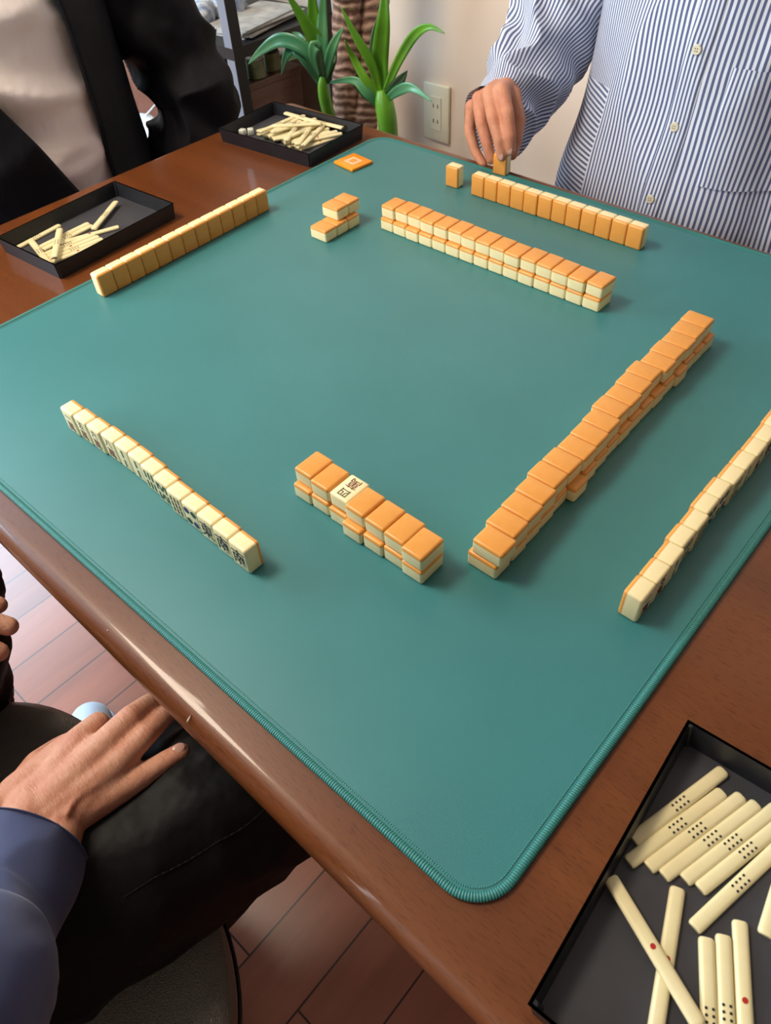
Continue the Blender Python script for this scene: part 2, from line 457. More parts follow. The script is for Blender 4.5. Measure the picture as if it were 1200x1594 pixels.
window('window_1', (-0.55, Y1+0.05, 1.6), 2.4, 1.2, 'X')
window('window_2', (X0-0.05, 1.35, 1.6), 1.6, 1.2, 'Y')
wall('baseboard_back', (X1-0.008, (Y0+Y1)/2, 0.035), (0.016, Y1-Y0, 0.07), 'white')

# ------------------------------------------------------------------ table
TR = 0.0135
table = thing('table', 'dark brown wooden table with rounded edge under the teal playing mat', 'table', (0.373, 0.39, 0), 0)
Rt = Matrix.Rotation(-TR, 3, 'Z')
tw, tl, tt = 0.812, 1.222, 0.032
bm = bmesh.new()
bm_box(bm, (0, 0, 0), (tw, tl, tt), 0.0)
vert_e = [e for e in bm.edges if abs(e.verts[0].co.z - e.verts[1].co.z) > 0.01]
bmesh.ops.bevel(bm, geom=vert_e, offset=0.022, segments=6, profile=0.5, affect='EDGES')
hor = [e for e in bm.edges if abs(e.verts[0].co.z - e.verts[1].co.z) < 1e-5 and len(e.link_faces) == 2 and abs(abs(e.link_faces[0].normal.z) - abs(e.link_faces[1].normal.z)) > 0.5]
bmesh.ops.bevel(bm, geom=hor, offset=0.0145, segments=6, profile=0.5, affect='EDGES')
top = link('tabletop', bm_mesh(bm), 'table', table, None, True)
top.location = (0, 0, Z0 - 0.003 - tt/2)
table.rotation_euler = (0, 0, -TR)
table.location = (0.3765, 0.384, 0)
for sx in (-1, 1):
    for sy in (-1, 1):
        bm = bmesh.new(); bm_box(bm, (0, 0, 0.34), (0.055, 0.055, 0.66), 0.006)
        bmesh.ops.translate(bm, vec=(0, 0, -0.01), verts=bm.verts)
        link('leg', bm_mesh(bm), 'table', table, (sx*(tw/2-0.20), sy*(tl/2-0.20), 0), False)
bm = bmesh.new()
for sy in (-1, 1): bm_box(bm, (0, sy*(tl/2-0.20), 0.635), (tw-0.42, 0.02, 0.055))
for sx in (-1, 1): bm_box(bm, (sx*(tw/2-0.20), 0, 0.635), (0.02, tl-0.42, 0.055))
link('apron', bm_mesh(bm), 'table', table)

bm = bmesh.new()
for (a, b, r) in (((-0.0153, 0.4050, -0.0070), (-0.0045, 0.4137, -0.0040), 0.0011), ((-0.0301, 0.2248, -0.0060), (-0.0247, 0.2261, -0.0040), 0.0007), ((-0.0047, 0.0292, -0.0035), (-0.0036, 0.0264, -0.0035), 0.0007), ((-0.0039, 0.4433, -0.0035), (-0.0029, 0.4409, -0.0035), 0.0006), ((-0.0216, 0.3849, -0.0060), (-0.0230, 0.3818, -0.0060), 0.0005), ((-0.0224, 0.3285, -0.0040), (-0.0224, 0.3268, -0.0040), 0.0005)):
    a = Vector(a); b = Vector(b); a.z += Z0 - 0.0002; b.z += Z0 - 0.0002
    d_ = (b - a); n_ = Vector((-d_.y, d_.x, 0)).normalized()*r
    vs = [bm.verts.new(p) for p in (a, a*0.6+b*0.4+n_, b, a*0.5+b*0.5-n_*0.6)]
    f = bm.faces.new(vs); g = bmesh.ops.extrude_face_region(bm, geom=[f])
    bmesh.ops.translate(bm, vec=(0, 0, -0.0008), verts=[v_ for v_ in g['geom'] if isinstance(v_, bmesh.types.BMVert)])
me = bm_mesh(bm); me.transform((Matrix.Translation(table.location) @ Matrix.Rotation(-TR, 4, 'Z')).inverted())
tag(link('scuff_marks', me, new_mat('bare_wood_scuff', srgb(196, 176, 158), 0.7), table), 'small pale scuffs in the varnish')

# ------------------------------------------------------------------ playing mat
S, RC = 0.760, 0.030
def rr_path(inset, n=14):
    pts = []
    r = RC - inset
    for (cx, cy, a0) in ((S-RC, S-RC, 0), (RC, S-RC, 90), (RC, RC, 180), (S-RC, RC, 270)):
        for k in range(n+1):
            a = R(a0 + 90*k/n); pts.append((cx + r*math.cos(a), cy + r*math.sin(a)))
    return pts
mat_t = thing('playing_mat', 'large square teal mahjong mat with a stitched rim lying on the table', 'mat', (S/2, S/2, Z0-0.003))
bm = bmesh.new()
outer = rr_path(0.003)
f = bm.faces.new([bm.verts.new((x-S/2, y-S/2, 0.003)) for x, y in outer])
g = bmesh.ops.extrude_face_region(bm, geom=[f])
bmesh.ops.translate(bm, vec=(0, 0, -0.003), verts=[v_ for v_ in g['geom'] if isinstance(v_, bmesh.types.BMVert)])
link('cloth_surface', bm_mesh(bm), 'mat', mat_t)
def rim(name, inset, prof, mat):
    bm = bmesh.new(); uvl = bm.loops.layers.uv.new('UVMap')
    base = rr_path(inset); pts = []
    for i in range(len(base)):
        a, b = Vector(base[i]), Vector(base[(i+1) % len(base)])
        n = max(1, int((b-a).length/0.01))
        for k in range(n): pts.append(a.lerp(b, k/n))
    N = len(pts); rows = []; L = [0.0]
    for i in range(N):
        d = (pts[(i+1) % N] - pts[i-1]).normalized(); nrm = Vector((d.y, -d.x))
        rows.append([bm.verts.new((pts[i].x + nrm.x*q[0] - S/2, pts[i].y + nrm.y*q[0] - S/2, q[1])) for q in prof])
        L.append(L[-1] + (pts[(i+1) % N] - pts[i]).length)
    for i in range(N):
        for j in range(len(prof)-1):
            f = bm.faces.new([rows[i][j], rows[(i+1) % N][j], rows[(i+1) % N][j+1], rows[i][j+1]])
            for lp, (u, v_) in zip(f.loops, ((j*.001, L[i]), (j*.001, L[i+1]), ((j+1)*.001, L[i+1]), ((j+1)*.001, L[i]))): lp[uvl].uv = (u, v_)
    return link(name, bm_mesh(bm), mat, mat_t, None, True)
prof = [(0.0028*math.cos(R(a)), 0.0022 + 0.0021*math.sin(R(a))) for a in range(-90, 211, 20)]
tag(rim('stitched_rim', 0.003, prof, 'trim'), 'lighter teal stitched edging')
prof = [(-0.0045 + 0.0005*math.cos(R(a)), 0.0030 + 0.0004*math.sin(R(a))) for a in range(0, 181, 45)]
rim('inner_stitch_line', 0.003, prof, 'trim')

# ------------------------------------------------------------------ mahjong tiles
TW, TL, TT = 0.0200, 0.0268, 0.0150
def tile_meshes():
    out = []
    for lo in (True, False):
        bm = bmesh.new(); bm_box(bm, (0, 0, 0), (TW, TL, TT), 0.0022, 4)
        zc = -TT/2 + TT*0.79
        geom = bm.verts[:] + bm.edges[:] + bm.faces[:]
        r = bmesh.ops.bisect_plane(bm, geom=geom, plane_co=(0, 0, zc), plane_no=(0, 0, 1), clear_outer=lo, clear_inner=not lo)
        ed = [e for e in r['geom_cut'] if isinstance(e, bmesh.types.BMEdge)]
        bmesh.ops.contextual_create(bm, geom=ed)
        for f in bm.faces: f.smooth = True
        me = bm_mesh(bm)
        me.materials.append(M['ivory'] if lo else M['orange'])
        out.append(me)
    return out
me_iv, me_or = tile_meshes()
for me in (me_iv, me_or):
    me.set_sharp_from_angle(angle=R(50))
TH = {}
def tile(pos, axes, label, group, ht):
    """axes: (width axis, length axis, back normal) as room vectors; pos: centre of the footprint on what carries it"""
    root = bpy.data.objects.new('mahjong_tile', None); COL.objects.link(root)
    root.empty_display_size = 0.01
    m3 = Matrix(axes).transposed()
    root.matrix_world = Matrix.Translation(W(pos)) @ m3.to_4x4()
    off = m3.transposed() @ Vector((0, 0, ht/2))
    a = bpy.data.objects.new('ivory_body', me_iv); b = bpy.data.objects.new('amber_back', me_or)
    for o in (a, b): COL.objects.link(o); o.parent = root; o.location = off
    tag(root, label, 'mahjong tile', group)
    return root, off
def ax_lying(th, up=True, alongx=True):
    """lying flat: length along X (alongx) or along Y; back up or down"""
    c, s = math.cos(th), math.sin(th)
    l_ = Vector((c, s, 0)) if alongx else Vector((-s, c, 0))
    n_ = Vector((0, 0, 1 if up else -1)); w_ = l_.cross(n_)
    return (w_, l_, n_)
def ax_standing(back, th=0.0):
    n_ = Vector(back); n_.rotate(Matrix.Rotation(th, 3, 'Z')); l_ = Vector((0, 0, 1))
    return (l_.cross(n_), l_, n_)
def jit(a): return random.uniform(-a, a)
# wall A: seven columns, two layers, nearest the middle of the near side
ax_ = [(0.1631, 0.3155), (0.1613, 0.2952), (0.1614, 0.2736), (0.1591, 0.2546), (0.1584, 0.2333), (0.1576, 0.2129), (0.1548, 0.1933), (0.1527, 0.1734)]
axb = [0.1591, 0.1597, 0.1588, 0.1538, 0.1550, 0.1561, 0.1544]
def glyph(text, size, mat, parent, center, right, up, nrm, squash=1.0, name='engraving', bold=0.010):
    cu = bpy.data.curves.new('t', 'FONT'); cu.body = text; cu.size = size
    cu.align_x = 'CENTER'; cu.align_y = 'CENTER'; cu.extrude = 0.00012 / 1.0; cu.resolution_u = 3
    cu.offset = size*bold
    tmp = bpy.data.objects.new('tmp', cu); COL.objects.link(tmp)
    dg = bpy.context.evaluated_depsgraph_get(); dg.update()
    me = bpy.data.meshes.new_from_object(tmp.evaluated_get(dg))
    bpy.data.objects.remove(tmp)
    xs = [v_.co.x for v_ in me.vertices]; ys = [v_.co.y for v_ in me.vertices]
    cx, cy = (min(xs)+max(xs))/2, (min(ys)+max(ys))/2
    me.transform(Matrix.Translation((-cx, -cy, 0)))
    me.transform(Matrix.Diagonal((1, squash, 1, 1)))
    m3 = Matrix((Vector(right), Vector(up), Vector(nrm))).transposed().to_4x4()
    me.transform(m3)
    me.materials.clear()
    return link(name, me, mat, parent, center, False)
def mark_parts(root, off, kind):
    """ink engraved into the ivory face; local face normal is -z, top is +y (or -y for a reversed tile)"""
    zf = off + Vector((0, 0, -TT/2 - 0.00006))
    right, up, nrm = Vector((-1, 0, 0)), Vector((0, 1, 0)), Vector((0, 0, -1))
    put = lambda x, y: zf + right*x + up*y
    if kind.startswith('m'):
        glyph(kind[1], 0.0100, 'ink_black', root, put(0, 0.0064), right, up, nrm, 0.95, bold=0.0)
        glyph('萬', 0.0116, 'ink_red', root, put(0, -0.0050), right, up, nrm, 1.0, bold=0.0)
    elif kind.startswith('z'):
        glyph(kind[1], 0.0165, 'ink_green' if kind[1] == '發' else 'ink_black', root, put(0, 0), right, up, nrm, 1.15, bold=0.006)
    else:
        spots = {'s2': [(0, 1, 'g'), (0, -1, 'g')], 's6': [(a, b, 'g') for a in (-1, 0, 1) for b in (-1, 1)],
                 's9': [(a, b, 'r' if a == 0 else 'g') for a in (-1, 0, 1) for b in (-1.2, 0, 1.2)],
                 's8': [(a, b, 'g') for a in (-1.2, -0.4, 0.4, 1.2) for b in (-1, 1)],
                 'p4': [(-1, 1, 'b'), (1, 1, 'g'), (-1, -1, 'g'), (1, -1, 'b')]}[kind]
        for c_, mn in (('g', 'ink_green'), ('r', 'ink_red'), ('b', 'ink_blue')):
            bm = bmesh.new(); any_ = False
            for (a, b, c2) in spots:
                if c2 != c_: continue
                any_ = True
                if kind[0] == 's':
                    hh = {'s2': 0.0088, 's6': 0.0085, 's9': 0.0058, 's8': 0.0088}[kind]
                    p = put(a*0.0048, b*(0.0056))
                    tilt = {'s8': 0.42 * (1 if (abs(a) < 0.5) == (a*b > 0) else -1) if abs(a) < 0.5 else 0}.get(kind, 0)
                    mt = Matrix.Rotation(tilt, 4, 'Z')
                    for dy in (-hh/4, hh/4):
                        vs = bm_box(bm, (0, 0, 0), (0.0022, hh*0.44, 0.00024), 0.0, mtx=Matrix.Translation((0, 0, 0)))
                        bmesh.ops.translate(bm, vec=(0, dy, 0), verts=vs)
                        bmesh.ops.transform(bm, matrix=Matrix.Translation(p) @ mt, verts=vs)
                else:
                    p = put(a*0.0043, b*0.0062)
                    vs = bm_cyl(bm, p + nrm*-0.0001, p + nrm*0.00014, 0.0034, seg=24)
            if any_: link('engraving', bm_mesh(bm), mn, root, None, False)
            else: bm.free()
for i in range(7):
    y = ax_[i][1] - 0.0101; th = jit(0.012)
    who = ORD[i] + ' column from the left'
    xb = axb[i] + TL/2 - 0.0005
    tile((xb, y, 0), ax_lying(jit(0.008)), 'lower tile, %s in the short seven-column wall' % who, 'tiles of the short near wall', TT)
    xt = ax_[i][0] + TL/2 - 0.0004
    if i == 2:
        r_, off = tile((xt, y, TT), ax_lying(PI, up=False), 'face-up ivory tile showing red and black characters, on the short near wall', 'tiles of the short near wall', TT)
        mark_parts(r_, off, 'm四')
    else:
        tile((xt, y, TT), ax_lying(th), 'upper amber-topped tile, %s in the short seven-column wall' % who, 'tiles of the short near wall', TT)
# wall B: eighteen columns running away on the right
bx = [(0.1921, 0.1578), (0.213, 0.1612), (0.2355, 0.1621), (0.2555, 0.1634), (0.2762, 0.1661), (0.296, 0.1658), (0.3164, 0.1648), (0.3368, 0.1656), (0.3579, 0.1668), (0.3784, 0.1697), (0.3979, 0.1692), (0.4195, 0.1708), (0.4396, 0.1721), (0.4606, 0.1688), (0.4801, 0.1704), (0.5012, 0.1696), (0.5212, 0.1709), (0.5414, 0.1716)]
bl = [0.1333+.0005, 0.1340, 0.1351, 0.1360, 0.1375, 0.1310, 0.1350, 0.1366, 0.1378, 0.1376, 0.1385, 0.1388, 0.1382, 0.1392, 0.1368, 0.1400, 0.1400, 0.1400]
for i in range(18):
    x = 0.1932 + 0.02045*i + 0.0102
    who = ORD[i] + ' column from near end of long right wall'
    tile((x - (0.001 if i == 0 else 0), bl[i] + TL/2, 0), ax_lying(jit(0.008), alongx=False), 'lower amber-backed tile, ' + who, 'tiles of the long right wall', TT)
    yt = bx[i][1] - TL/2 - 0.0003
    tile((x, yt, TT), ax_lying(jit(0.008), alongx=False), 'upper amber-topped tile, ' + who, 'tiles of the long right wall', TT)
# wall C: fifteen columns on the far side
cx_ = [0.5465, 0.5483, 0.5481, 0.5466, 0.5466, 0.5477, 0.5463, 0.5459, 0.5452, 0.544, 0.5455, 0.5453, 0.5441, 0.5433, 0.5453]
for i in range(15):
    y = 0.5640 - 0.02045*i - 0.0102
    who = ORD[i] + ' column from left of long far wall'
    tile((0.5433 + TL/2 + jit(0.0005), y, 0), ax_lying(jit(0.006)), 'lower ivory-sided tile, ' + who, 'tiles of the long far wall', TT)
    tile((cx_[i] + TL/2, y - (0.0006 if i == 14 else 0), TT), ax_lying(jit(0.008) if i < 14 else -0.03), 'upper amber-topped tile, ' + who, 'tiles of the long far wall', TT)
# the leftover block: three below, two above
for i in range(3):
    tile((0.4870 + 0.0204*i, 0.6063, 0), ax_lying(0.01, alongx=False), 'bottom tile of the small isolated stack, %s from its left end' % ORD[i], 'tiles of the small isolated stack', TT)
for i in range(2):
    tile((0.5150 + 0.0204*i, 0.6115, TT), ax_lying(0.01, alongx=False), 'top tile of the small isolated stack, ' + ('the left one' if i == 0 else 'the right one'), 'tiles of the small isolated stack', TT)
# hand D: thirteen standing tiles facing the player on the near left
dx = [0.0838, 0.0847, 0.0852, 0.0866, 0.0868, 0.0865, 0.0851, 0.0833, 0.0813, 0.0808, 0.0800, 0.0792, 0.0782]
kinds = ['m一', 'm五', 'm六', 'm八', 's2', 's2', 's6', 's8', 's9', 'p4', 'z東', 'z南', 'z南']
words = {'m': 'a character numeral', 's': 'bamboo bars', 'p': 'four round dots', 'z': 'a black wind character'}
for i in range(13):
    y = 0.5446 - 0.0203*i - 0.0102
    r_, off = tile((dx[i] + TT/2 + 0.0002, y, 0), ax_standing((1, 0, 0), jit(0.008)), 'standing tile with %s, %s from left in the near-left row' % (words[kinds[i][0]], ORD[i]), 'standing tiles of the near-left hand', TL)
    mark_parts(r_, off, kinds[i])
# hand E: twelve standing tiles in front of the striped shirt, one alone, one in the hand
for i in range(12):
    y = 0.5296 - 0.02035*i - 0.0102
    tile((0.6820 + TT/2 + jit(0.0005), y, 0), ax_standing((-1, 0, 0), jit(0.008)), 'standing amber-backed tile, %s from left before the striped shirt' % ORD[i], 'standing tiles of the far hand', TL)
tile((0.6838 + TT/2, 0.5633, 0), ax_standing((-1, 0, 0), 0.03), 'single tile standing alone left of the far row of standing tiles', None, TL)
tile((0.7575, 0.5345, 0), ax_standing((-1, 0, 0), 0.10), 'tile pinched by the fingers of the person in the striped shirt', None, TL)
# hand F: thirteen standing tiles on the left, backs to the camera
for i in range(13):
    x = 0.2360 + 0.0200*i + 0.0100
    tile((x, 0.7115 + TT/2 + 0.0003*i, 0), ax_standing((0, -1, 0), 0.014), 'shaded amber-backed standing tile, %s from near end beside left tray' % ORD[i], 'standing tiles of the left hand', TL)
# hand G: standing tiles at the right frame edge, faces away
gy = [0.0505, 0.0502, 0.0500, 0.0517, 0.0511, 0.0528, 0.0526, 0.0509, 0.0508, 0.0503, 0.0504, 0.0513, 0.0518]
gk = ['m一', 'm五', 's2', 's6', 's9', 's8', 'p4', 's6', 's2', 'm六', 'z東', 'z南', 's2']
for i in range(13):
    x = 0.2240 + 0.02045*i + 0.0102
    r_, off = tile((x, gy[i] - TT/2, 0), ax_standing((0, 1, 0), jit(0.008)), 'standing ivory-topped tile, %s from near end by right mat edge' % ORD[i], 'standing tiles of the right hand', TL)
    mark_parts(r_, off, gk[i])

# ------------------------------------------------------------------ marker, trays, sticks, dice
mk = thing('wind_marker', 'bright orange square marker tile lying on the far corner of the mat', 'marker', W((0.6615, 0.7212, 0)), R(-7))
box_obj('plaque', (0, 0, 0.0022), (0.0385, 0.0415, 0.0044), 'marker', mk, 0.0014, True)
box_obj('printed_square', (0, 0, 0.00445), (0.018, 0.020, 0.0002), 'marker_pr', mk)
glyph('東', 0.013, 'marker', mk, (0, 0, 0.0047), (0, -1, 0), (1, 0, 0), (0, 0, 1), name='printed_character')

def tray(c, rz, label, size=(0.185, 0.124, 0.0195, 0.0022)):
    t_ = thing('point_stick_tray', label, 'tray', (c[0], c[1], Z0 - 0.003), rz, None)
    L, B, H, wt = size
    bm = bmesh.new()
    # four flared walls on a base plate
    o1 = [(L/2, B/2), (-L/2, B/2), (-L/2, -B/2), (L/2, -B/2)]
    def ring(dx, z): return [bm.verts.new((x - math.copysign(dx, x), y - math.copysign(dx, y), z)) for x, y in o1]
    rs = [ring(0.0020, 0.0), ring(0.0002, H), ring(wt, H), ring(wt + 0.0034, 0.0020), ]
    for a, b in zip(rs, rs[1:]):
        for k in range(4): bm.faces.new([a[k], a[(k+1) % 4], b[(k+1) % 4], b[k]])
    bm.faces.new(rs[0])
    bmesh.ops.bevel(bm, geom=[e for e in bm.edges if abs((e.verts[0].co - e.verts[1].co).z) > 0.01], offset=0.0022, segments=3, affect='EDGES')
    link('tray_wall', bm_mesh(bm), 'tray', t_, None, False)
    box_obj('tray_floor', (0, 0, 0.0013), (L - 0.0112, B - 0.0112, 0.0014), 'tray_in', t_)
    return t_
tray((0.3165, 0.8600), R(3.7), 'black tray of scattered sticks at the left edge of the table')
tray((0.6750, 0.8625), R(94.1), 'black tray heaped with sticks on the far left table corner')
tray((0.0800, -0.0950), R(3.2), 'black tray nearest the camera, at the lower right corner of the table', (0.189, 0.127, 0.0195, 0.0022))

def stick_mesh():
    bm = bmesh.new()
    Ls, Ws, Hs = 0.0748, 0.0082, 0.0034
    prof = [(-0.0041, 0.0006), (-0.0041, 0.0018), (-0.0034, 0.0028), (-0.0018, 0.0033), (0.0018, 0.0033), (0.0034, 0.0028), (0.0041, 0.0018), (0.0041, 0.0006), (0.0034, 0), (-0.0034, 0)]
    rows = []
    for x, k in ((-Ls/2, 0.80), (-Ls/2+0.0008, 0.95), (-Ls/2+0.002, 1), (Ls/2-0.002, 1), (Ls/2-0.0008, 0.95), (Ls/2, 0.80)):
        rows.append([bm.verts.new((x, y*k, 0.0016 + (z-0.0016)*k)) for y, z in prof])
    n = len(prof)
    for a, b in zip(rows, rows[1:]):
        for j in range(n): bm.faces.new([a[j], a[(j+1) % n], b[(j+1) % n], b[j]])
    bm.faces.new(rows[0]); bm.faces.new(rows[-1])
    for f in bm.faces: f.smooth = True
    me = bm_mesh(bm); me.materials.append(M['stick']); me.set_sharp_from_angle(angle=R(60)); return me
me_st = stick_mesh()
def dots_mesh(kind):
    bm = bmesh.new()
    if kind == 'r': bm_cyl(bm, (0, 0, 0.0030), (0, 0, 0.00345), 0.0015, seg=20)
    else:
        for a in range(4):
            for b in (-1, 1): bm_cyl(bm, ((a-1.5)*0.0031, b*0.0017, 0.0030), ((a-1.5)*0.0031, b*0.0017, 0.00345), 0.00075, seg=14)
    me = bm_mesh(bm); me.materials.append(M['dot_red' if kind == 'r' else 'ink_black']); return me
me_dots = {'r': dots_mesh('r'), 'k': dots_mesh('k')}
def stick(x, y, ang, z, kind, label, group, tilt=0.0, roll=0.0):
    root = bpy.data.objects.new('point_stick', None); COL.objects.link(root); root.empty_display_size = 0.01
    root.matrix_world = Matrix.Translation((x, y, Z0 + z)) @ Matrix.Rotation(R(ang), 4, 'Z') @ Matrix.Rotation(-tilt, 4, 'Y') @ Matrix.Rotation(roll, 4, 'X')
    a = bpy.data.objects.new('bar', me_st); COL.objects.link(a); a.parent = root
    b = bpy.data.objects.new('red_dot' if kind == 'r' else 'black_dots', me_dots[kind]); COL.objects.link(b); b.parent = root
    tag(root, label, 'point stick', group)
ZF = -0.003 + 0.00205
G3 = 'sticks in the nearest tray'
for k, (x, y, a) in enumerate([(0.1275, -0.0495, -16.2), (0.1147, -0.0529, -17.2), (0.1196, -0.0617, -17.0), (0.1209, -0.0702, -17.2), (0.1266, -0.0798, -17.0), (0.1277, -0.0880, -16.6)]):
    stick(x, y + (0.0022 if k == 0 else 0.0008 if k == 1 else 0), a, ZF, 'k', 'cream stick with eight black dots, %s from left of the slanted bundle' % ORD[k], G3)
stick(0.1085, -0.0925, -13.7, ZF, 'k', 'cream stick with eight black dots lying slightly apart, right of the slanted bundle', G3)
stick(0.0493, -0.0799, -161.4, ZF, 'r', 'cream stick with one red dot lying under the crossing stick', G3)
stick(0.0484, -0.0713, -115.0, ZF + 0.0037, 'r', 'glossy cream stick with one red dot lying across another stick', G3, 0.0, 0)
stick(0.0390, -0.1082, -152.0, ZF, 'k', 'left stick of the upright pair with black dots at the bottom frame edge', G3)
stick(0.0458, -0.1140, -152.5, ZF, 'k', 'right stick of the upright pair with black dots at the bottom frame edge', G3)
stick(0.0578, -0.1176, -152.6, ZF, 'r', 'cream stick with one red dot, right of the upright pair at the bottom', G3)
stick(0.1300, -0.1080, 8.0, ZF, 'k', 'left stick of the two cut off by the right frame edge', G3)
stick(0.1290, -0.1185, 4.0, ZF, 'k', 'right stick of the two cut off by the right frame edge', G3)
G1 = 'sticks in the left tray'
def st2(p, q, z, kind, label, group):
    d = Vector(q) - Vector(p); c = (Vector(p) + Vector(q))/2
    stick(c.x, c.y, math.degrees(math.atan2(d.y, d.x)), z, kind, label, group)
st2((0.2272, 0.9010), (0.3010, 0.9100), ZF, 'k', 'stick lying alone along the outer wall of the left tray', G1)
st2((0.3180, 0.8560), (0.3838, 0.8985), ZF+0.0036, 'k', 'stick slanting away alone towards the far corner of the left tray', G1)
st2((0.2535, 0.8790), (0.3265, 0.8825), ZF, 'k', 'upper one of two sticks side by side in the left tray', G1)
st2((0.2530, 0.8700), (0.3260, 0.8735), ZF, 'k', 'lower one of two sticks side by side in the left tray', G1)
st2((0.2780, 0.8660), (0.3440, 0.8420), ZF, 'r', 'stick pointing right from the bundle in the left tray', G1)
for k in range(4):
    o = 0.0088*k
    st2((0.2420 + 0.002*k, 0.8590 - o), (0.3150 - 0.003*k, 0.8500 - o), ZF, 'kr'[k % 2], 'stick of the flat bundle in the left tray, %s from the tray middle' % ORD[k], G1)
st2((0.2360, 0.8260), (0.2520, 0.8950), ZF+0.0037, 'k', 'stick leaning across the left end of the bundle in the left tray', G1)
st2((0.2450, 0.8270), (0.2880, 0.8840), ZF+0.0074, 'k', 'topmost stick crossing the bundle in the left tray', G1)
# the heap in the far tray
G2 = 'heaped sticks in the far tray'
rr = random.Random(3)
n = 0
for lay in range(3):
    if lay == 0:
        for k in range(13):
            stick(0.690 + rr.uniform(-0.006, 0.004), 0.812 + 0.0083*k*0.92, -12 + rr.uniform(-3, 3), ZF, 'k' if k % 3 else 'r', None, G2)
    elif lay == 1:
        for k in range(11):
            stick(0.682 + rr.uniform(-0.006, 0.008), 0.818 + 0.0086*k, -26 + rr.uniform(-9, 9), ZF + 0.0037 + rr.uniform(0, 0.0004), 'k' if k % 4 else 'r', None, G2)
    else:
        for k in range(7):
            stick(0.684 + rr.uniform(-0.008, 0.008), 0.825 + 0.0115*k, 10 + rr.uniform(-28, 28), ZF + 0.0076 + 0.0006*k, 'k', None, G2)
for o in COL.objects:
    if o.name.startswith('point_stick') and o.get('group') == G2 and 'label' not in o:
        o['label'] = 'cream stick in the jumbled heap in the far tray'; o['category'] = 'point stick'
stick(0.7155, 0.8790, -88, ZF + 0.0118, 'k', 'left of two long sticks on top of the heap in the far tray', G2)
stick(0.7265, 0.8440, -84, ZF + 0.0080, 'k', 'right of two long sticks on top of the heap in the far tray', G2)
stick(0.6890, 0.8640, -48, ZF + 0.0134, 'k', 'stick lying flat across the middle of the heap in the far tray', G2)
def die(x, y, z, rz, label):
    d = thing('die', label, 'die', (x, y, Z0 + z), rz, 'dice in the far tray')
    bm = bmesh.new(); bm_box(bm, (0, 0, 0.0045), (0.009, 0.009, 0.009), 0.0012, 2)
    link('cube_body', bm_mesh(bm), 'dice', d, None, True)
    bm = bmesh.new()
    for (a, b) in ((-1, -1), (1, 1), (-1, 1), (1, -1), (0, 0)):
        bm_cyl(bm, (a*0.0022, b*0.0022, 0.0089), (a*0.0022, b*0.0022, 0.00905), 0.0008, seg=10)
        if a != 0: bm_cyl(bm, (a*0.0045 - math.copysign(0.0001, a), b*0.002, 0.0045), (a*0.00455, b*0.002, 0.0045), 0.0007, seg=10)
    link('pips', bm_mesh(bm), 'hole', d)
die(0.6400, 0.9345, ZF, 0.3, 'white die nearest the left wall of the far tray')
die(0.6490, 0.9260, ZF, 0.9, 'white die beside the heap in the far tray')

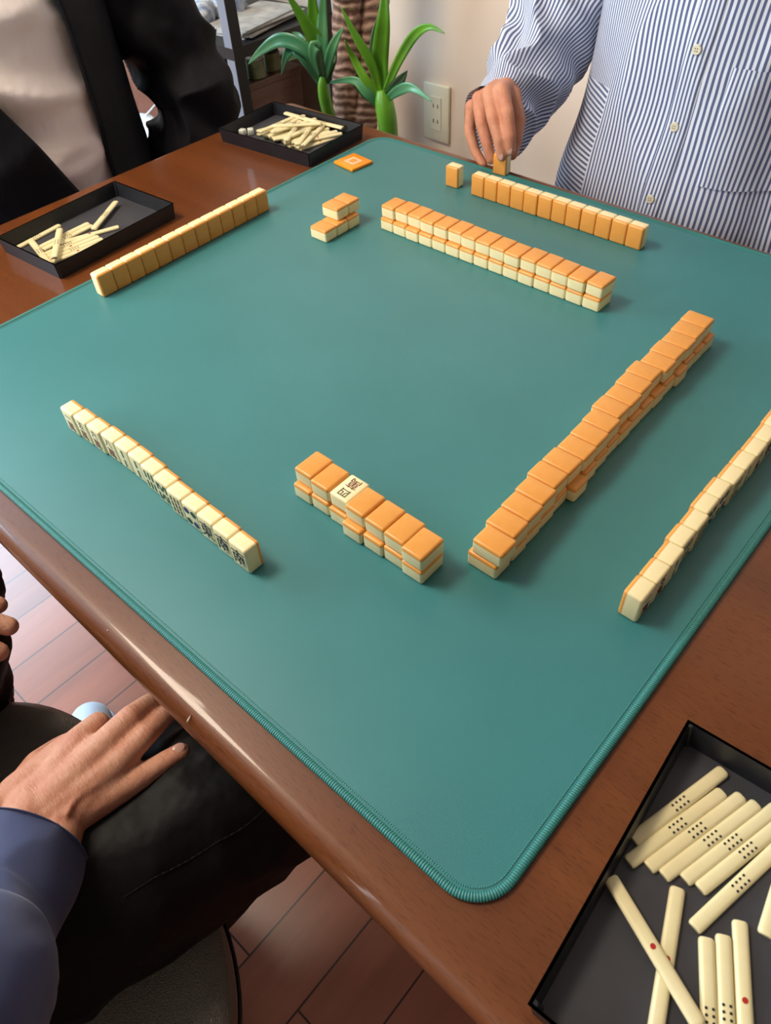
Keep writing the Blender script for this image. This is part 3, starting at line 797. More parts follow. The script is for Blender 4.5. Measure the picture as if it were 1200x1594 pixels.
# ------------------------------------------------------------------ person on the near left: hands, sleeve, thighs
p3 = thing('person', 'seated person in black trousers and navy sleeve, right hand resting on the thigh', 'person', (-0.42, 0.40, 0))
def Wm(p): return Vector(p) + Vector((0, 0, 0))
def hand_caps(J, scale=1.0):
    """J: dict of joint chains (room coordinates) with radii"""
    caps = []
    for name, ch in J.items():
        for (a, ra), (b, rb) in zip(ch, ch[1:]): caps.append((Vector(a), Vector(b), ra*scale, rb*scale))
    return caps
RH = {
 'index':  [((-0.1338, 0.3290, -0.1280), 0.0185), ((-0.0823, 0.3533, -0.1300), 0.0135), ((-0.0609, 0.3626, -0.1400), 0.0105), ((-0.0591, 0.3756, -0.1660), 0.0092), ((-0.0653, 0.3838, -0.1800), 0.0080)],
 'middle': [((-0.1327, 0.3236, -0.1260), 0.0185), ((-0.0740, 0.3320, -0.1260), 0.0132), ((-0.0398, 0.3376, -0.1280), 0.0106), ((-0.0197, 0.3455, -0.1430), 0.0094), ((-0.0079, 0.3501, -0.1560), 0.0084)],
 'ring':   [((-0.1329, 0.3172, -0.1280), 0.0185), ((-0.0748, 0.3142, -0.1310), 0.0128), ((-0.0421, 0.3171, -0.1320), 0.0100), ((-0.0195, 0.3246, -0.1420), 0.0089), ((-0.0056, 0.3304, -0.1520), 0.0080)],
 'pinky':  [((-0.1330, 0.3111, -0.1330), 0.0170), ((-0.0813, 0.2999, -0.1420), 0.0118), ((-0.0548, 0.2950, -0.1450), 0.0096), ((-0.0403, 0.2930, -0.1470), 0.0089), ((-0.0287, 0.2907, -0.1480), 0.0080)],
 'thumb':  [((-0.1399, 0.3575, -0.1400), 0.0160), ((-0.1150, 0.3777, -0.1540), 0.0140), ((-0.0970, 0.3934, -0.1760), 0.0115), ((-0.0863, 0.4052, -0.1940), 0.0095)],
 'web1':   [((-0.1388, 0.3530, -0.1320), 0.0180), ((-0.0915, 0.3592, -0.1340), 0.0128)],
 'web2':   [((-0.1350, 0.3367, -0.1280), 0.0180), ((-0.0792, 0.3433, -0.1310), 0.0125)],
 'web3':   [((-0.1315, 0.3233, -0.1280), 0.0185), ((-0.0748, 0.3235, -0.1310), 0.0125)],
 'web4':   [((-0.1317, 0.3099, -0.1310), 0.0175), ((-0.0791, 0.3081, -0.1380), 0.0120)],
 'wrist':  [((-0.1382, 0.3311, -0.1280), 0.0220), ((-0.1623, 0.3119, -0.1200), 0.0235), ((-0.2101, 0.2801, -0.1000), 0.0290), ((-0.33, 0.245, 0.005), 0.038), ((-0.43, 0.215, 0.19), 0.046), ((-0.47, 0.30, 0.30), 0.045), ((-0.48, 0.44, 0.31), 0.06), ((-0.47, 0.58, 0.30), 0.045), ((-0.43, 0.65, 0.19), 0.046), ((-0.30, 0.62, -0.01), 0.038), ((-0.165, 0.565, -0.095), 0.026)],
 'wrist2': [((-0.1315, 0.3068, -0.1340), 0.0190), ((-0.1540, 0.2831, -0.1240), 0.0215)],
 'neck':   [((-0.48, 0.44, 0.31), 0.05), ((-0.47, 0.44, 0.40), 0.045)],
 'core':   [((-0.48, 0.44, 0.31), 0.06), ((-0.46, 0.42, -0.12), 0.08)],
 'tendon1': [((-0.1320, 0.3230, -0.1185), 0.0030), ((-0.0881, 0.3435, -0.1225), 0.0024)],
 'tendon2': [((-0.1288, 0.3121, -0.1140), 0.0030), ((-0.0782, 0.3244, -0.1190), 0.0026)],
 'tendon3': [((-0.1276, 0.3044, -0.1160), 0.0030), ((-0.0801, 0.3090, -0.1225), 0.0026)],
 'vein1':  [((-0.1213, 0.3003, -0.1165), 0.0022), ((-0.1077, 0.3076, -0.1172), 0.0022), ((-0.0953, 0.3202, -0.1185), 0.0020), ((-0.0949, 0.3324, -0.1190), 0.0018)],
 'vein2':  [((-0.1077, 0.3076, -0.1172), 0.0020), ((-0.0929, 0.3053, -0.1210), 0.0020), ((-0.0776, 0.3144, -0.1225), 0.0018)],
 # left hand lying on the left thigh
 'l_index':  [((-0.165, 0.565, -0.100), 0.0175), ((-0.113, 0.522, -0.099), 0.0130), ((-0.091, 0.493, -0.106), 0.0102), ((-0.081, 0.479, -0.119), 0.0090)],
 'l_middle': [((-0.160, 0.573, -0.098), 0.0175), ((-0.103, 0.541, -0.096), 0.0130), ((-0.075, 0.509, -0.100), 0.0105), ((-0.061, 0.491, -0.112), 0.0090)],
 'l_ring':   [((-0.157, 0.583, -0.099), 0.0175), ((-0.097, 0.562, -0.097), 0.0125), ((-0.071, 0.537, -0.101), 0.0100), ((-0.055, 0.521, -0.112), 0.0085)],
 'l_pinky':  [((-0.157, 0.593, -0.101), 0.0165), ((-0.099, 0.583, -0.100), 0.0110), ((-0.075, 0.565, -0.104), 0.0085), ((-0.061, 0.555, -0.112), 0.0075)],
 'l_thumb':  [((-0.180, 0.562, -0.104), 0.0160), ((-0.155, 0.523, -0.110), 0.0130), ((-0.133, 0.495, -0.120), 0.0105)],
 'l_palm':   [((-0.180, 0.577, -0.098), 0.0200), ((-0.110, 0.552, -0.098), 0.0150)],
}
RHW = {}
for k, ch in RH.items(): RHW[k] = [((Vector(p) + Vector((0, 0, Z0))), r) for p, r in ch]
body3 = organic('body', hand_caps(RHW), 0.0019, 'skin', p3, 5, 0.5)
def nail(p, d, up, w, l, mat, parent):
    d = Vector(d).normalized(); up = Vector(up); up = (up - d*up.dot(d)).normalized(); s = d.cross(up)
    bm = bmesh.new(); e = bmesh.ops.create_uvsphere(bm, u_segments=20, v_segments=12, radius=1.0)
    m_ = Matrix((d*l, s*w, up*0.0012)).transposed().to_4x4()
    bmesh.ops.transform(bm, matrix=Matrix.Translation(p) @ m_, verts=e['verts'])
    return link('fingernail', bm_mesh(bm), mat, parent, None, True)
a_ = RHW['pinky'][3][0]; b_ = RHW['pinky'][4][0]
nail(b_ + Vector((0.0005, 0.0, 0.0072)) - (b_-a_).normalized()*0.0005, b_-a_, (0.05, -0.25, 1), 0.0044, 0.0058, 'nail', p3)
# navy sleeve with a cuff, bunched at the bend of the arm
s_ = [((-0.1548, 0.3090, -0.1260), 0.047, 0.036), ((-0.1716, 0.2940, -0.1180), 0.048, 0.039), ((-0.1950, 0.2779, -0.1080), 0.050, 0.044), ((-0.2174, 0.2561, -0.0900), 0.056, 0.052), ((-0.2385, 0.2254, -0.0600), 0.064, 0.060)]
s_ = [(p[0], p[1], p[2] + Z0, a, b) for p, a, b in s_]
s_ += [(-0.335, 0.245, Z0+0.01, 0.072, 0.068), (-0.405, 0.232, Z0+0.12, 0.075, 0.072), (-0.45, 0.25, Z0+0.24, 0.075, 0.075), (-0.475, 0.32, Z0+0.33, 0.07, 0.07)]
loft('sleeve', s_, 'navy', p3, 110, 96, side=(0.35, 0.85, 0.1), disp=folds(0.0035, 17, seed=2.3), cap=False)
bm = bmesh.new()
cz = [(s_[0][0], s_[0][1], s_[0][2], 0.0475, 0.0375), (s_[0][0]*0.97+s_[1][0]*0.03, s_[0][1]*0.97+s_[1][1]*0.03, s_[0][2]*0.97+s_[1][2]*0.03, 0.0485, 0.0385), (s_[0][0]*0.94+s_[1][0]*0.06, s_[0][1]*0.94+s_[1][1]*0.06, s_[0][2]*0.94+s_[1][2]*0.06, 0.0480, 0.0380)]
bm.free()
loft('cuff_hem', cz, 'navy', p3, 8, 96, side=(0.35, 0.85, 0.1), thick=0.002, cap=False)
sl = [(-0.135, 0.552, Z0-0.098, 0.036, 0.032), (-0.20, 0.58, Z0-0.07, 0.045, 0.045), (-0.30, 0.62, Z0-0.01, 0.058, 0.058), (-0.40, 0.64, Z0+0.10, 0.066, 0.066), (-0.45, 0.62, Z0+0.22, 0.07, 0.07), (-0.475, 0.55, Z0+0.32, 0.07, 0.07)]
loft('sleeve', sl, 'navy', p3, 70, 72, side=(0.35, 0.85, 0.1), disp=folds(0.006, 24, seed=5.3), cap=False)
loft('jacket', [(-0.45, 0.42, Z0-0.22, 0.15, 0.20), (-0.46, 0.42, Z0-0.05, 0.15, 0.195), (-0.47, 0.43, Z0+0.12, 0.15, 0.19), (-0.48, 0.44, Z0+0.27, 0.13, 0.19), (-0.48, 0.44, Z0+0.36, 0.08, 0.11), (-0.475, 0.44, Z0+0.385, 0.06, 0.065)], 'navy', p3, 70, 120, side=(1, 0, 0), disp=folds(0.008, 14, seed=8.1))
# trousers: one continuous garment, pelvis, two thighs, two shins
tz = lambda x, y, z: (x, y, Z0 + z)
tc = [
 (tz(-0.44, 0.365, -0.215), tz(-0.22, 0.322, -0.226), 0.096, 0.094), (tz(-0.22, 0.322, -0.226), tz(0.026, 0.258, -0.236), 0.094, 0.085),
 (tz(-0.44, 0.47, -0.215), tz(-0.26, 0.545, -0.205), 0.098, 0.092), (tz(-0.26, 0.560, -0.205), tz(-0.124, 0.618, -0.200), 0.088, 0.077),
 (tz(-0.44, 0.35, -0.20), tz(-0.44, 0.47, -0.20), 0.11, 0.11),
 (tz(0.020, 0.268, -0.245), tz(-0.27, 0.37, -0.62), 0.076, 0.050),
 (tz(-0.124, 0.618, -0.200), tz(-0.25, 0.66, -0.63), 0.076, 0.050), (tz(-0.124, 0.618, -0.200), tz(-0.094, 0.68, -0.195), 0.077, 0.076)]
fd = folds(0.0065, 13, 1, 1.4, 1.2, 4.4)
organic('trousers', tc, 0.0045, 'trousers', p3, 8, 0.5, disp=lambda co, nm: co + nm * fd(co, 0, 0))
tr_ = [o for o in p3.children if o.name.startswith('trousers')][0]
bvt = BVHTree.FromPolygons([v_.co.copy() for v_ in tr_.data.vertices], [tuple(p.vertices) for p in tr_.data.polygons])
sp_ = catmull([(0.0035, 0.2053, -0.1550), (-0.0440, 0.2146, -0.1550), (-0.0878, 0.2265, -0.1550), (-0.1288, 0.2386, -0.1550)], 24)
pts_ = []
for q in sp_:
    h = bvt.ray_cast(Vector((q[0], q[1], Z0+0.1)), Vector((0, 0, -1)))
    if h[0]: pts_.append(h[0] + h[1]*0.0002)
bm = bmesh.new()
for a_, b_ in zip(pts_, pts_[1:]): bm_cyl(bm, a_, b_, 0.0006, seg=8)
link('side_seam', bm_mesh(bm), 'jsleeve', p3, None, True)
for nm_, p in (('shoe', (-0.24, 0.36)), ('shoe', (-0.19, 0.64))):
    organic(nm_, [((p[0]-0.10, p[1], 0.038), (p[0]+0.09, p[1], 0.030), 0.036, 0.030)], 0.004, 'dark', p3, 4)

# upholstered seat under the person
ch = thing('swivel_chair', 'grey leatherette chair seat under the person with the navy sleeve', 'chair', (-0.378, 0.388, 0), R(-8))
bm = bmesh.new()
rows = []
for (k, z) in ((0.93, -0.062), (0.99, -0.056), (1.005, -0.035), (1.0, -0.014), (0.975, -0.005), (0.93, 0.0), (0.80, 0.004), (0.5, 0.006), (0.2, 0.006)):
    rows.append([bm.verts.new((0.318*k*math.copysign(abs(math.cos(a))**0.68, math.cos(a)), 0.285*k*math.copysign(abs(math.sin(a))**0.68, math.sin(a)), Z0-0.292+z)) for a in [2*PI*j/96 for j in range(96)]])
for a, b in zip(rows, rows[1:]):
    for j in range(96): bm.faces.new([a[j], a[(j+1) % 96], b[(j+1) % 96], b[j]])
bm.faces.new(rows[0]); bm.faces.new(rows[-1])
link('seat_cushion', bm_mesh(bm), 'seat', ch, None, True)
bm = bmesh.new()
for j in range(96):
    pass
r1 = []
for j in range(96):
    a = 2*PI*j/96; x = 0.320*math.copysign(abs(math.cos(a))**0.68, math.cos(a)); y = 0.287*math.copysign(abs(math.sin(a))**0.68, math.sin(a))
    r1.append([bm.verts.new((x*(1+0.006*math.cos(b)), y*(1+0.006*math.cos(b)), Z0-0.340+0.0028*math.sin(b))) for b in [2*PI*k/8 for k in range(8)]])
for j in range(96):
    for k in range(8): bm.faces.new([r1[j][k], r1[(j+1) % 96][k], r1[(j+1) % 96][(k+1) % 8], r1[j][(k+1) % 8]])
tag(link('piping', bm_mesh(bm), 'black', ch, None, True), 'black piping')
bm = bmesh.new(); bm_box(bm, (0, 0, Z0-0.375), (0.30, 0.28, 0.03), 0.004); bm_cyl(bm, (0, 0, 0.09), (0, 0, Z0-0.37), 0.026)
link('column', bm_mesh(bm), 'black', ch)
for k in range(5):
    a = 2*PI*k/5 + 0.3
    bm = bmesh.new(); bm_cyl(bm, (0, 0, 0.095), (0.25*math.cos(a), 0.25*math.sin(a), 0.062), 0.022, 0.014)
    bm_cyl(bm, (0.25*math.cos(a), 0.25*math.sin(a)-0.011, 0.026), (0.25*math.cos(a), 0.25*math.sin(a)+0.011, 0.026), 0.026)
    link('leg', bm_mesh(bm), 'black', ch)

# ------------------------------------------------------------------ person in the striped shirt, beyond the far edge
p2 = thing('person', 'person in a blue and white striped shirt reaching for a tile with one hand', 'person', (1.02, 0.33, 0))
HP = {
 'index':  [((0.7780, 0.5559, 0.0927), 0.0105), ((0.7620, 0.5338, 0.0738), 0.0088), ((0.7560, 0.5235, 0.0510), 0.0078), ((0.7570, 0.5216, 0.0332), 0.0068)],
 'middle': [((0.7750, 0.5728, 0.0873), 0.0108), ((0.7570, 0.5520, 0.0669), 0.0090), ((0.7510, 0.5368, 0.0448), 0.0080), ((0.7510, 0.5311, 0.0255), 0.0070)],
 'ring':   [((0.7800, 0.5926, 0.0758), 0.0104), ((0.7640, 0.5752, 0.0535), 0.0088), ((0.7580, 0.5609, 0.0321), 0.0078), ((0.7580, 0.5533, 0.0136), 0.0068)],
 'pinky':  [((0.7900, 0.6123, 0.0593), 0.0092), ((0.7800, 0.6069, 0.0325), 0.0080), ((0.7750, 0.5920, 0.0090), 0.0070), ((0.7720, 0.5756, -0.0037), 0.0062)],
 'thumb':  [((0.8150, 0.5642, 0.0743), 0.0125), ((0.8000, 0.5422, 0.0525), 0.0108), ((0.7860, 0.5338, 0.0341), 0.0090), ((0.7780, 0.5329, 0.0184), 0.0078)],
 'p1': [((0.8400, 0.5891, 0.0722), 0.0170), ((0.7820, 0.5604, 0.0876), 0.0118)],
 'p2': [((0.8400, 0.5996, 0.0686), 0.0175), ((0.7800, 0.5782, 0.0817), 0.0118)],
 'p3': [((0.8400, 0.6079, 0.0629), 0.0170), ((0.7860, 0.5968, 0.0700), 0.0112)],
 'p4': [((0.8400, 0.6140, 0.0559), 0.0155), ((0.7940, 0.6119, 0.0565), 0.0100)],
 'p5': [((0.8450, 0.5898, 0.0649), 0.0165), ((0.8150, 0.5630, 0.0729), 0.0125)],
 'arm': [((0.8400, 0.5995, 0.0670), 0.022), ((0.8900, 0.6001, 0.0695), 0.026), ((0.9850, 0.5928, 0.0973), 0.036), ((1.0100, 0.5936, 0.1697), 0.040), ((1.0300, 0.5938, 0.2441), 0.045), ((1.05, 0.36, 0.36), 0.06), ((1.05, 0.18, 0.36), 0.045), ((1.04, 0.10, 0.20), 0.045), ((0.98, 0.10, 0.06), 0.036), ((0.93, 0.12, -0.06), 0.028)],
 'core': [((1.05, 0.34, 0.34), 0.06), ((1.05, 0.34, -0.1), 0.08)],
 'neck': [((1.05, 0.34, 0.36), 0.05), ((1.04, 0.34, 0.47), 0.048)],
 'lp1': [((0.93, 0.12, -0.06), 0.028), ((0.90, 0.13, -0.12), 0.018)], 'lp2': [((0.93, 0.14, -0.06), 0.022), ((0.90, 0.16, -0.12), 0.015)],
 'lf1': [((0.90, 0.12, -0.12), 0.010), ((0.88, 0.12, -0.17), 0.007)], 'lf2': [((0.90, 0.14, -0.12), 0.010), ((0.87, 0.14, -0.175), 0.007)],
 'lf3': [((0.90, 0.16, -0.12), 0.010), ((0.87, 0.16, -0.170), 0.007)], 'lf4': [((0.90, 0.175, -0.12), 0.009), ((0.88, 0.18, -0.160), 0.006)],
 'lth': [((0.92, 0.17, -0.08), 0.012), ((0.90, 0.20, -0.12), 0.009)],
}
HPW = {k: [((Vector(p) + Vector((0, 0, Z0))), r) for p, r in c] for k, c in HP.items()}
organic('body', hand_caps(HPW), 0.0021, 'skin2', p2, 3, 0.5)
for k in ('index', 'middle'):
    a_, b_ = HPW[k][2][0], HPW[k][3][0]
    nail(b_ + Vector((-0.0052, -0.002, 0.002)), b_-a_, (-1, -0.3, 0.1), 0.0038, 0.0052, 'nail', p2)
fs2 = folds(0.016, 6.5, 1, 1, 0.55, 3.7, 0.003)
def dtor(p, th, s):
    return fs2(p, th, s) + 0.006*math.sin(th*5 + p.z*9)*(1-s)
tor = [(0.995, 0.335, Z0-0.34, 0.185, 0.235), (0.985, 0.335, Z0-0.20, 0.175, 0.232), (0.985, 0.335, Z0-0.08, 0.150, 0.222), (1.0, 0.335, Z0+0.04, 0.135, 0.205), (1.02, 0.335, Z0+0.16, 0.135, 0.205), (1.04, 0.335, Z0+0.28, 0.125, 0.20), (1.05, 0.335, Z0+0.37, 0.09, 0.14), (1.05, 0.335, Z0+0.43, 0.062, 0.07)]
shirt = loft('shirt', tor, 'stripe', p2, 150, 220, side=(-1, 0, 0), disp=dtor, uvswap=lambda th, s: s < 0.45 and 0.45 < ((th % (2*PI))/(2*PI)) < 0.885)
bv = BVHTree.FromPolygons([v_.co.copy() for v_ in shirt.data.vertices], [tuple(p.vertices) for p in shirt.data.polygons])
def onshirt(y, z, off=0.0):
    h = bv.ray_cast(Vector((0.5, y, z)), Vector((1, 0, 0)))
    return (h[0] + h[1]*off * (1 if h[1].x < 0 else -1)) if h[0] else Vector((0.87, y, z))
def patch(name, yl, yr, z0, z1, n, mseg, off, mat, parent, drift=0.0):
    bm = bmesh.new(); uvl = bm.loops.layers.uv.new('UVMap'); g_ = []
    for i in range(n+1):
        z = z0 + (z1-z0)*i/n; row = []
        for j in range(mseg+1):
            y = yl + (yr-yl)*j/mseg + drift*(i/n)
            e = off if 0 < j < mseg else -0.002
            row.append((bm.verts.new(onshirt(y, z, e)), (y - drift*(i/n), z)))
        g_.append(row)
    for i in range(n):
        for j in range(mseg):
            q = [g_[i][j], g_[i][j+1], g_[i+1][j+1], g_[i+1][j]]
            f = bm.faces.new([x[0] for x in q])
            for lp, x in zip(f.loops, q): lp[uvl].uv = x[1]
    return link(name, bm_mesh(bm), mat, parent, None, True)
patch('button_placket', 0.378, 0.342, Z0-0.30, Z0+0.34, 90, 8, 0.0022, 'stripe', p2, -0.018)
patch('chest_pocket', 0.305, 0.200, Z0+0.010, Z0+0.138, 26, 20, 0.0020, 'stripe', p2)
for (z) in (0.150, 0.066, -0.018, -0.105, 0.234):
    y = 0.3605 - 0.018*((z+0.30)/0.64)
    c = onshirt(y, Z0+z, 0.0034); h = bv.ray_cast(Vector((0.5, y, Z0+z)), Vector((1, 0, 0)))
    bm = bmesh.new(); bm_cyl(bm, c - Vector((0.0006, 0, 0)), c + Vector((-0.0018, 0, 0)), 0.0058, 0.0052, 24)
    b_ = link('button', bm_mesh(bm), 'button', p2, None, False)
    bm = bmesh.new()
    for (a, b) in ((-1, -1), (1, -1), (-1, 1), (1, 1)): bm_cyl(bm, c + Vector((-0.0017, a*0.0013, b*0.0013)), c + Vector((-0.0020, a*0.0013, b*0.0013)), 0.0006, seg=8)
    link('button_hole', bm_mesh(bm), 'hole', b_)
def armrings(L): return [(p[0], p[1], p[2]+Z0, a, b) for p, a, b in L]
fs3 = folds(0.016, 15, 1, 1, 1, 6.2, 0.003)
loft('sleeve', armrings([((0.8120, 0.5911, 0.0369), 0.052, 0.048), ((0.8400, 0.5910, 0.0436), 0.052, 0.047), ((0.8750, 0.5952, 0.0595), 0.056, 0.051), ((0.9300, 0.6005, 0.0836), 0.061, 0.058), ((0.9850, 0.6068, 0.1195), 0.070, 0.066), ((1.0150, 0.6118, 0.1668), 0.072, 0.070), ((1.0300, 0.6059, 0.2296), 0.075, 0.072), ((1.045, 0.44, 0.345), 0.075, 0.075)]), 'stripe', p2, 130, 120, side=(0, 0, 1), disp=fs3, cap=False)
loft('sleeve', armrings([((0.925, 0.12, -0.07), 0.038, 0.038), ((0.95, 0.11, 0.0), 0.05, 0.05), ((1.0, 0.10, 0.10), 0.062, 0.062), ((1.04, 0.11, 0.22), 0.07, 0.07), ((1.05, 0.17, 0.33), 0.072, 0.072), ((1.05, 0.24, 0.36), 0.06, 0.06)]), 'stripe', p2, 90, 90, side=(0, 0, 1), disp=fs3, cap=False)
organic('trousers', [((1.03, 0.27, 0.50), (1.03, 0.42, 0.50), 0.12, 0.12), ((1.02, 0.25, 0.49), (0.70, 0.20, 0.50), 0.095, 0.075), ((1.02, 0.44, 0.49), (0.70, 0.50, 0.50), 0.095, 0.075), ((0.70, 0.20, 0.50), (0.72, 0.20, 0.08), 0.07, 0.05), ((0.70, 0.50, 0.50), (0.72, 0.50, 0.08), 0.07, 0.05)], 0.008, 'dark', p2, 6)
for y in (0.20, 0.50): organic('shoe', [((0.74, y, 0.036), (0.60, y, 0.030), 0.034, 0.029)], 0.005, 'black', p2, 3)
def stool(label, x, y, mat='seat'):
    s = thing('stool', label, 'stool', (x, y, 0))
    bm = bmesh.new(); bm_cyl(bm, (0, 0, 0.33), (0, 0, 0.385), 0.17, 0.165, 48); link('seat_cushion', bm_mesh(bm), mat, s)
    for k in range(4):
        a = PI/4 + k*PI/2; bm = bmesh.new(); bm_cyl(bm, (0.15*math.cos(a), 0.15*math.sin(a), 0), (0.11*math.cos(a), 0.11*math.sin(a), 0.335), 0.012)
        link('leg', bm_mesh(bm), 'black', s)
stool('round stool beneath the person in the striped shirt', 1.03, 0.34)

# ------------------------------------------------------------------ person on the left: white tee under an open black jacket
p1 = thing('person', 'person in an off-white tee and open black jacket seated behind the left trays', 'person', (0.40, 1.22, 0))
organic('body', [(Vector(a)+Vector((0, 0, Z0)), Vector(b)+Vector((0, 0, Z0)), r, q) for a, b, r, q in [
  ((0.40, 1.24, -0.1), (0.40, 1.26, 0.36), 0.08, 0.06), ((0.40, 1.26, 0.36), (0.40, 1.25, 0.48), 0.05, 0.047),
  ((0.22, 1.26, 0.32), (0.58, 1.26, 0.32), 0.045, 0.045), ((0.58, 1.26, 0.32), (0.665, 1.165, 0.14), 0.045, 0.038), ((0.665, 1.165, 0.14), (0.68, 1.13, 0.0), 0.038, 0.034), ((0.68, 1.13, 0.0), (0.56, 1.09, -0.14), 0.034, 0.024),
  ((0.22, 1.26, 0.32), (0.10, 1.20, 0.06), 0.045, 0.035), ((0.10, 1.20, 0.06), (0.26, 1.10, -0.14), 0.034, 0.024),
  ((0.56, 1.09, -0.14), (0.53, 1.07, -0.20), 0.024, 0.015), ((0.26, 1.10, -0.14), (0.30, 1.07, -0.20), 0.024, 0.015)] +
  [((0.53 + 0.014*k, 1.07, -0.19), (0.51 + 0.014*k, 1.05, -0.245 + abs(k-0.5)*0.006), 0.009, 0.007) for k in (-1, 0, 1, 2)] +
  [((0.30 - 0.014*k, 1.07, -0.19), (0.32 - 0.014*k, 1.05, -0.245 + abs(k-0.5)*0.006), 0.009, 0.007) for k in (-1, 0, 1, 2)] +
  [((0.55, 1.08, -0.15), (0.50, 1.05, -0.19), 0.012, 0.009), ((0.28, 1.09, -0.15), (0.34, 1.06, -0.19), 0.012, 0.009)]], 0.0035, 'skin', p1, 4)
ftee = folds(0.030, 6.5, 0.55, 0.8, 1.9, 1.9, 0.003)
t1 = [(0.39, 1.215, Z0-0.34, 0.16, 0.20), (0.39, 1.205, Z0-0.16, 0.165, 0.20), (0.39, 1.205, Z0-0.04, 0.150, 0.195), (0.395, 1.215, Z0+0.08, 0.145, 0.19), (0.40, 1.23, Z0+0.20, 0.14, 0.19), (0.40, 1.25, Z0+0.32, 0.11, 0.17), (0.40, 1.255, Z0+0.41, 0.06, 0.07)]
loft('tee_shirt', t1, 'tee', p1, 110, 160, side=(0, -1, 0), disp=ftee)
fj = folds(0.010, 7, 1, 1, 0.7, 7.7, 0.002)
# jacket: same body, larger, open at the front
t1j = [(x, y, z, a+0.022, b+0.024) for x, y, z, a, b in t1]
def jarc(s):
    # front edges of the open jacket: angle 0 faces the table
    a = 0.44 - 0.10*s; b = min(0.12, max(-0.75, -0.05 - (s - 0.40)*1.9))
    return (a, 2*PI + b)
loft('jacket', t1j, 'jacket', p1, 110, 160, side=(0, -1, 0), disp=fj, arcs=jarc, thick=0.005)
fj2 = folds(0.022, 13, 1, 1, 1, 2.7, 0.003)
loft('sleeve', armrings([((0.575, 1.095, -0.135), 0.042, 0.046), ((0.635, 1.11, -0.080), 0.056, 0.062), ((0.685, 1.12, -0.020), 0.068, 0.074), ((0.688, 1.14, 0.055), 0.068, 0.074), ((0.665, 1.165, 0.14), 0.072, 0.074), ((0.635, 1.20, 0.23), 0.078, 0.078), ((0.585, 1.24, 0.31), 0.080, 0.080), ((0.50, 1.25, 0.34), 0.07, 0.08)]), 'jsleeve', p1, 120, 110, side=(1, 0, 0), disp=fj2, cap=False)
loft('sleeve', armrings([((0.24, 1.11, -0.12), 0.042, 0.042), ((0.16, 1.15, -0.02), 0.060, 0.060), ((0.10, 1.20, 0.06), 0.070, 0.070), ((0.13, 1.23, 0.18), 0.074, 0.074), ((0.20, 1.25, 0.29), 0.080, 0.080), ((0.30, 1.25, 0.34), 0.07, 0.08)]), 'jsleeve', p1, 90, 90, side=(1, 0, 0), disp=fj2, cap=False)
organic('trousers', [((0.32, 1.22, 0.47), (0.48, 1.22, 0.47), 0.12, 0.12), ((0.32, 1.2, 0.46), (0.24, 0.92, 0.47), 0.095, 0.075), ((0.48, 1.2, 0.46), (0.54, 0.92, 0.47), 0.095, 0.075), ((0.24, 0.92, 0.47), (0.26, 0.98, 0.08), 0.07, 0.05), ((0.54, 0.92, 0.47), (0.52, 0.98, 0.08), 0.07, 0.05)], 0.008, 'dark', p1, 6)
for x in (0.26, 0.52): organic('shoe', [((x, 0.97, 0.036), (x, 0.83, 0.030), 0.034, 0.029)], 0.005, 'black', p1, 3)
stool('round stool beneath the person in the off-white tee', 0.40, 1.22)

# slippers under the table
def slipper(label, loc, rz, mat, k=1.0):
    s = thing('slipper', label, 'slipper', loc, rz)
    organic('upper', [((-0.085*k, 0, 0.030), (0.07*k, 0, 0.030), 0.027, 0.034), ((0.0, 0, 0.036), (0.07*k, 0, 0.030), 0.034, 0.032)], 0.004, mat, s, 4)
    bm = bmesh.new()
    vs = bm_cyl(bm, (0, 0, 0), (0, 0, 0.008), 1, seg=36)
    for v_ in vs: v_.co.x *= 0.125*k; v_.co.y *= 0.044
    link('sole', bm_mesh(bm), mat, s)
slipper('pale blue slipper on the floor behind the hand', (-0.055, 0.672, 0), R(70), 'slip')
slipper('grey slipper on the floor under the left table edge', (0.146, 0.842, 0), R(-25), 'slipg', 0.62)

# ------------------------------------------------------------------ background: plant, socket, rack
def leaf(pts, wmax, mat, parent, up=(0, 0, 1), fold=0.25, n=22):
    C_ = catmull([tuple(p) for p in pts], n)
    bm = bmesh.new(); rows = []
    for i, c in enumerate(C_):
        c = Vector(c); a = Vector(C_[max(i-1, 0)]); b = Vector(C_[min(i+1, n)])
        tdir = (b-a).normalized(); s = tdir.cross(Vector(up))
        if s.length < 1e-4: s = Vector((1, 0, 0))
        s.normalize(); nn = s.cross(tdir)
        t_ = i/n; w = wmax * (0.35 + 0.65*math.sin(PI*min(1, t_*0.9+0.12))) * (1 - t_**4)**0.8 + 0.0004
        rows.append([bm.verts.new(c + s*(w*k) + nn*(fold*w*abs(k))) for k in (-1, -0.5, 0, 0.5, 1)])
    for a, b in zip(rows, rows[1:]):
        for j in range(4): bm.faces.new([a[j], a[j+1], b[j+1], b[j]])
    o = link('leaf', bm_mesh(bm), mat, parent, None, True)
    so = o.modifiers.new('thickness', 'SOLIDIFY'); so.thickness = 0.0012; so.offset = 0
    return o
def U(p): return (p[0], p[1], p[2]+Z0)
pl = thing('potted_dracaena', 'tall potted plant with two thick ringed trunks and strap leaves by the wall', 'plant', (1.12, 1.24, 0))
def trunk(pts, name='trunk', mat='bark', n=60):
    f = folds(0.005, 34, 1.6, 1.6, 2.2, 1.0) if mat == 'bark' else None
    return loft(name, pts, mat, pl, n, 40, side=(1, 0, 0), disp=f)
ta = Vector(U((1.1200, 1.1671, 0.0130))); tb = Vector(U((1.1200, 1.1899, -0.1777)))
ta2 = Vector(U((1.1600, 1.1358, 0.0192))); tb2 = Vector(U((1.1400, 1.1606, -0.1778)))
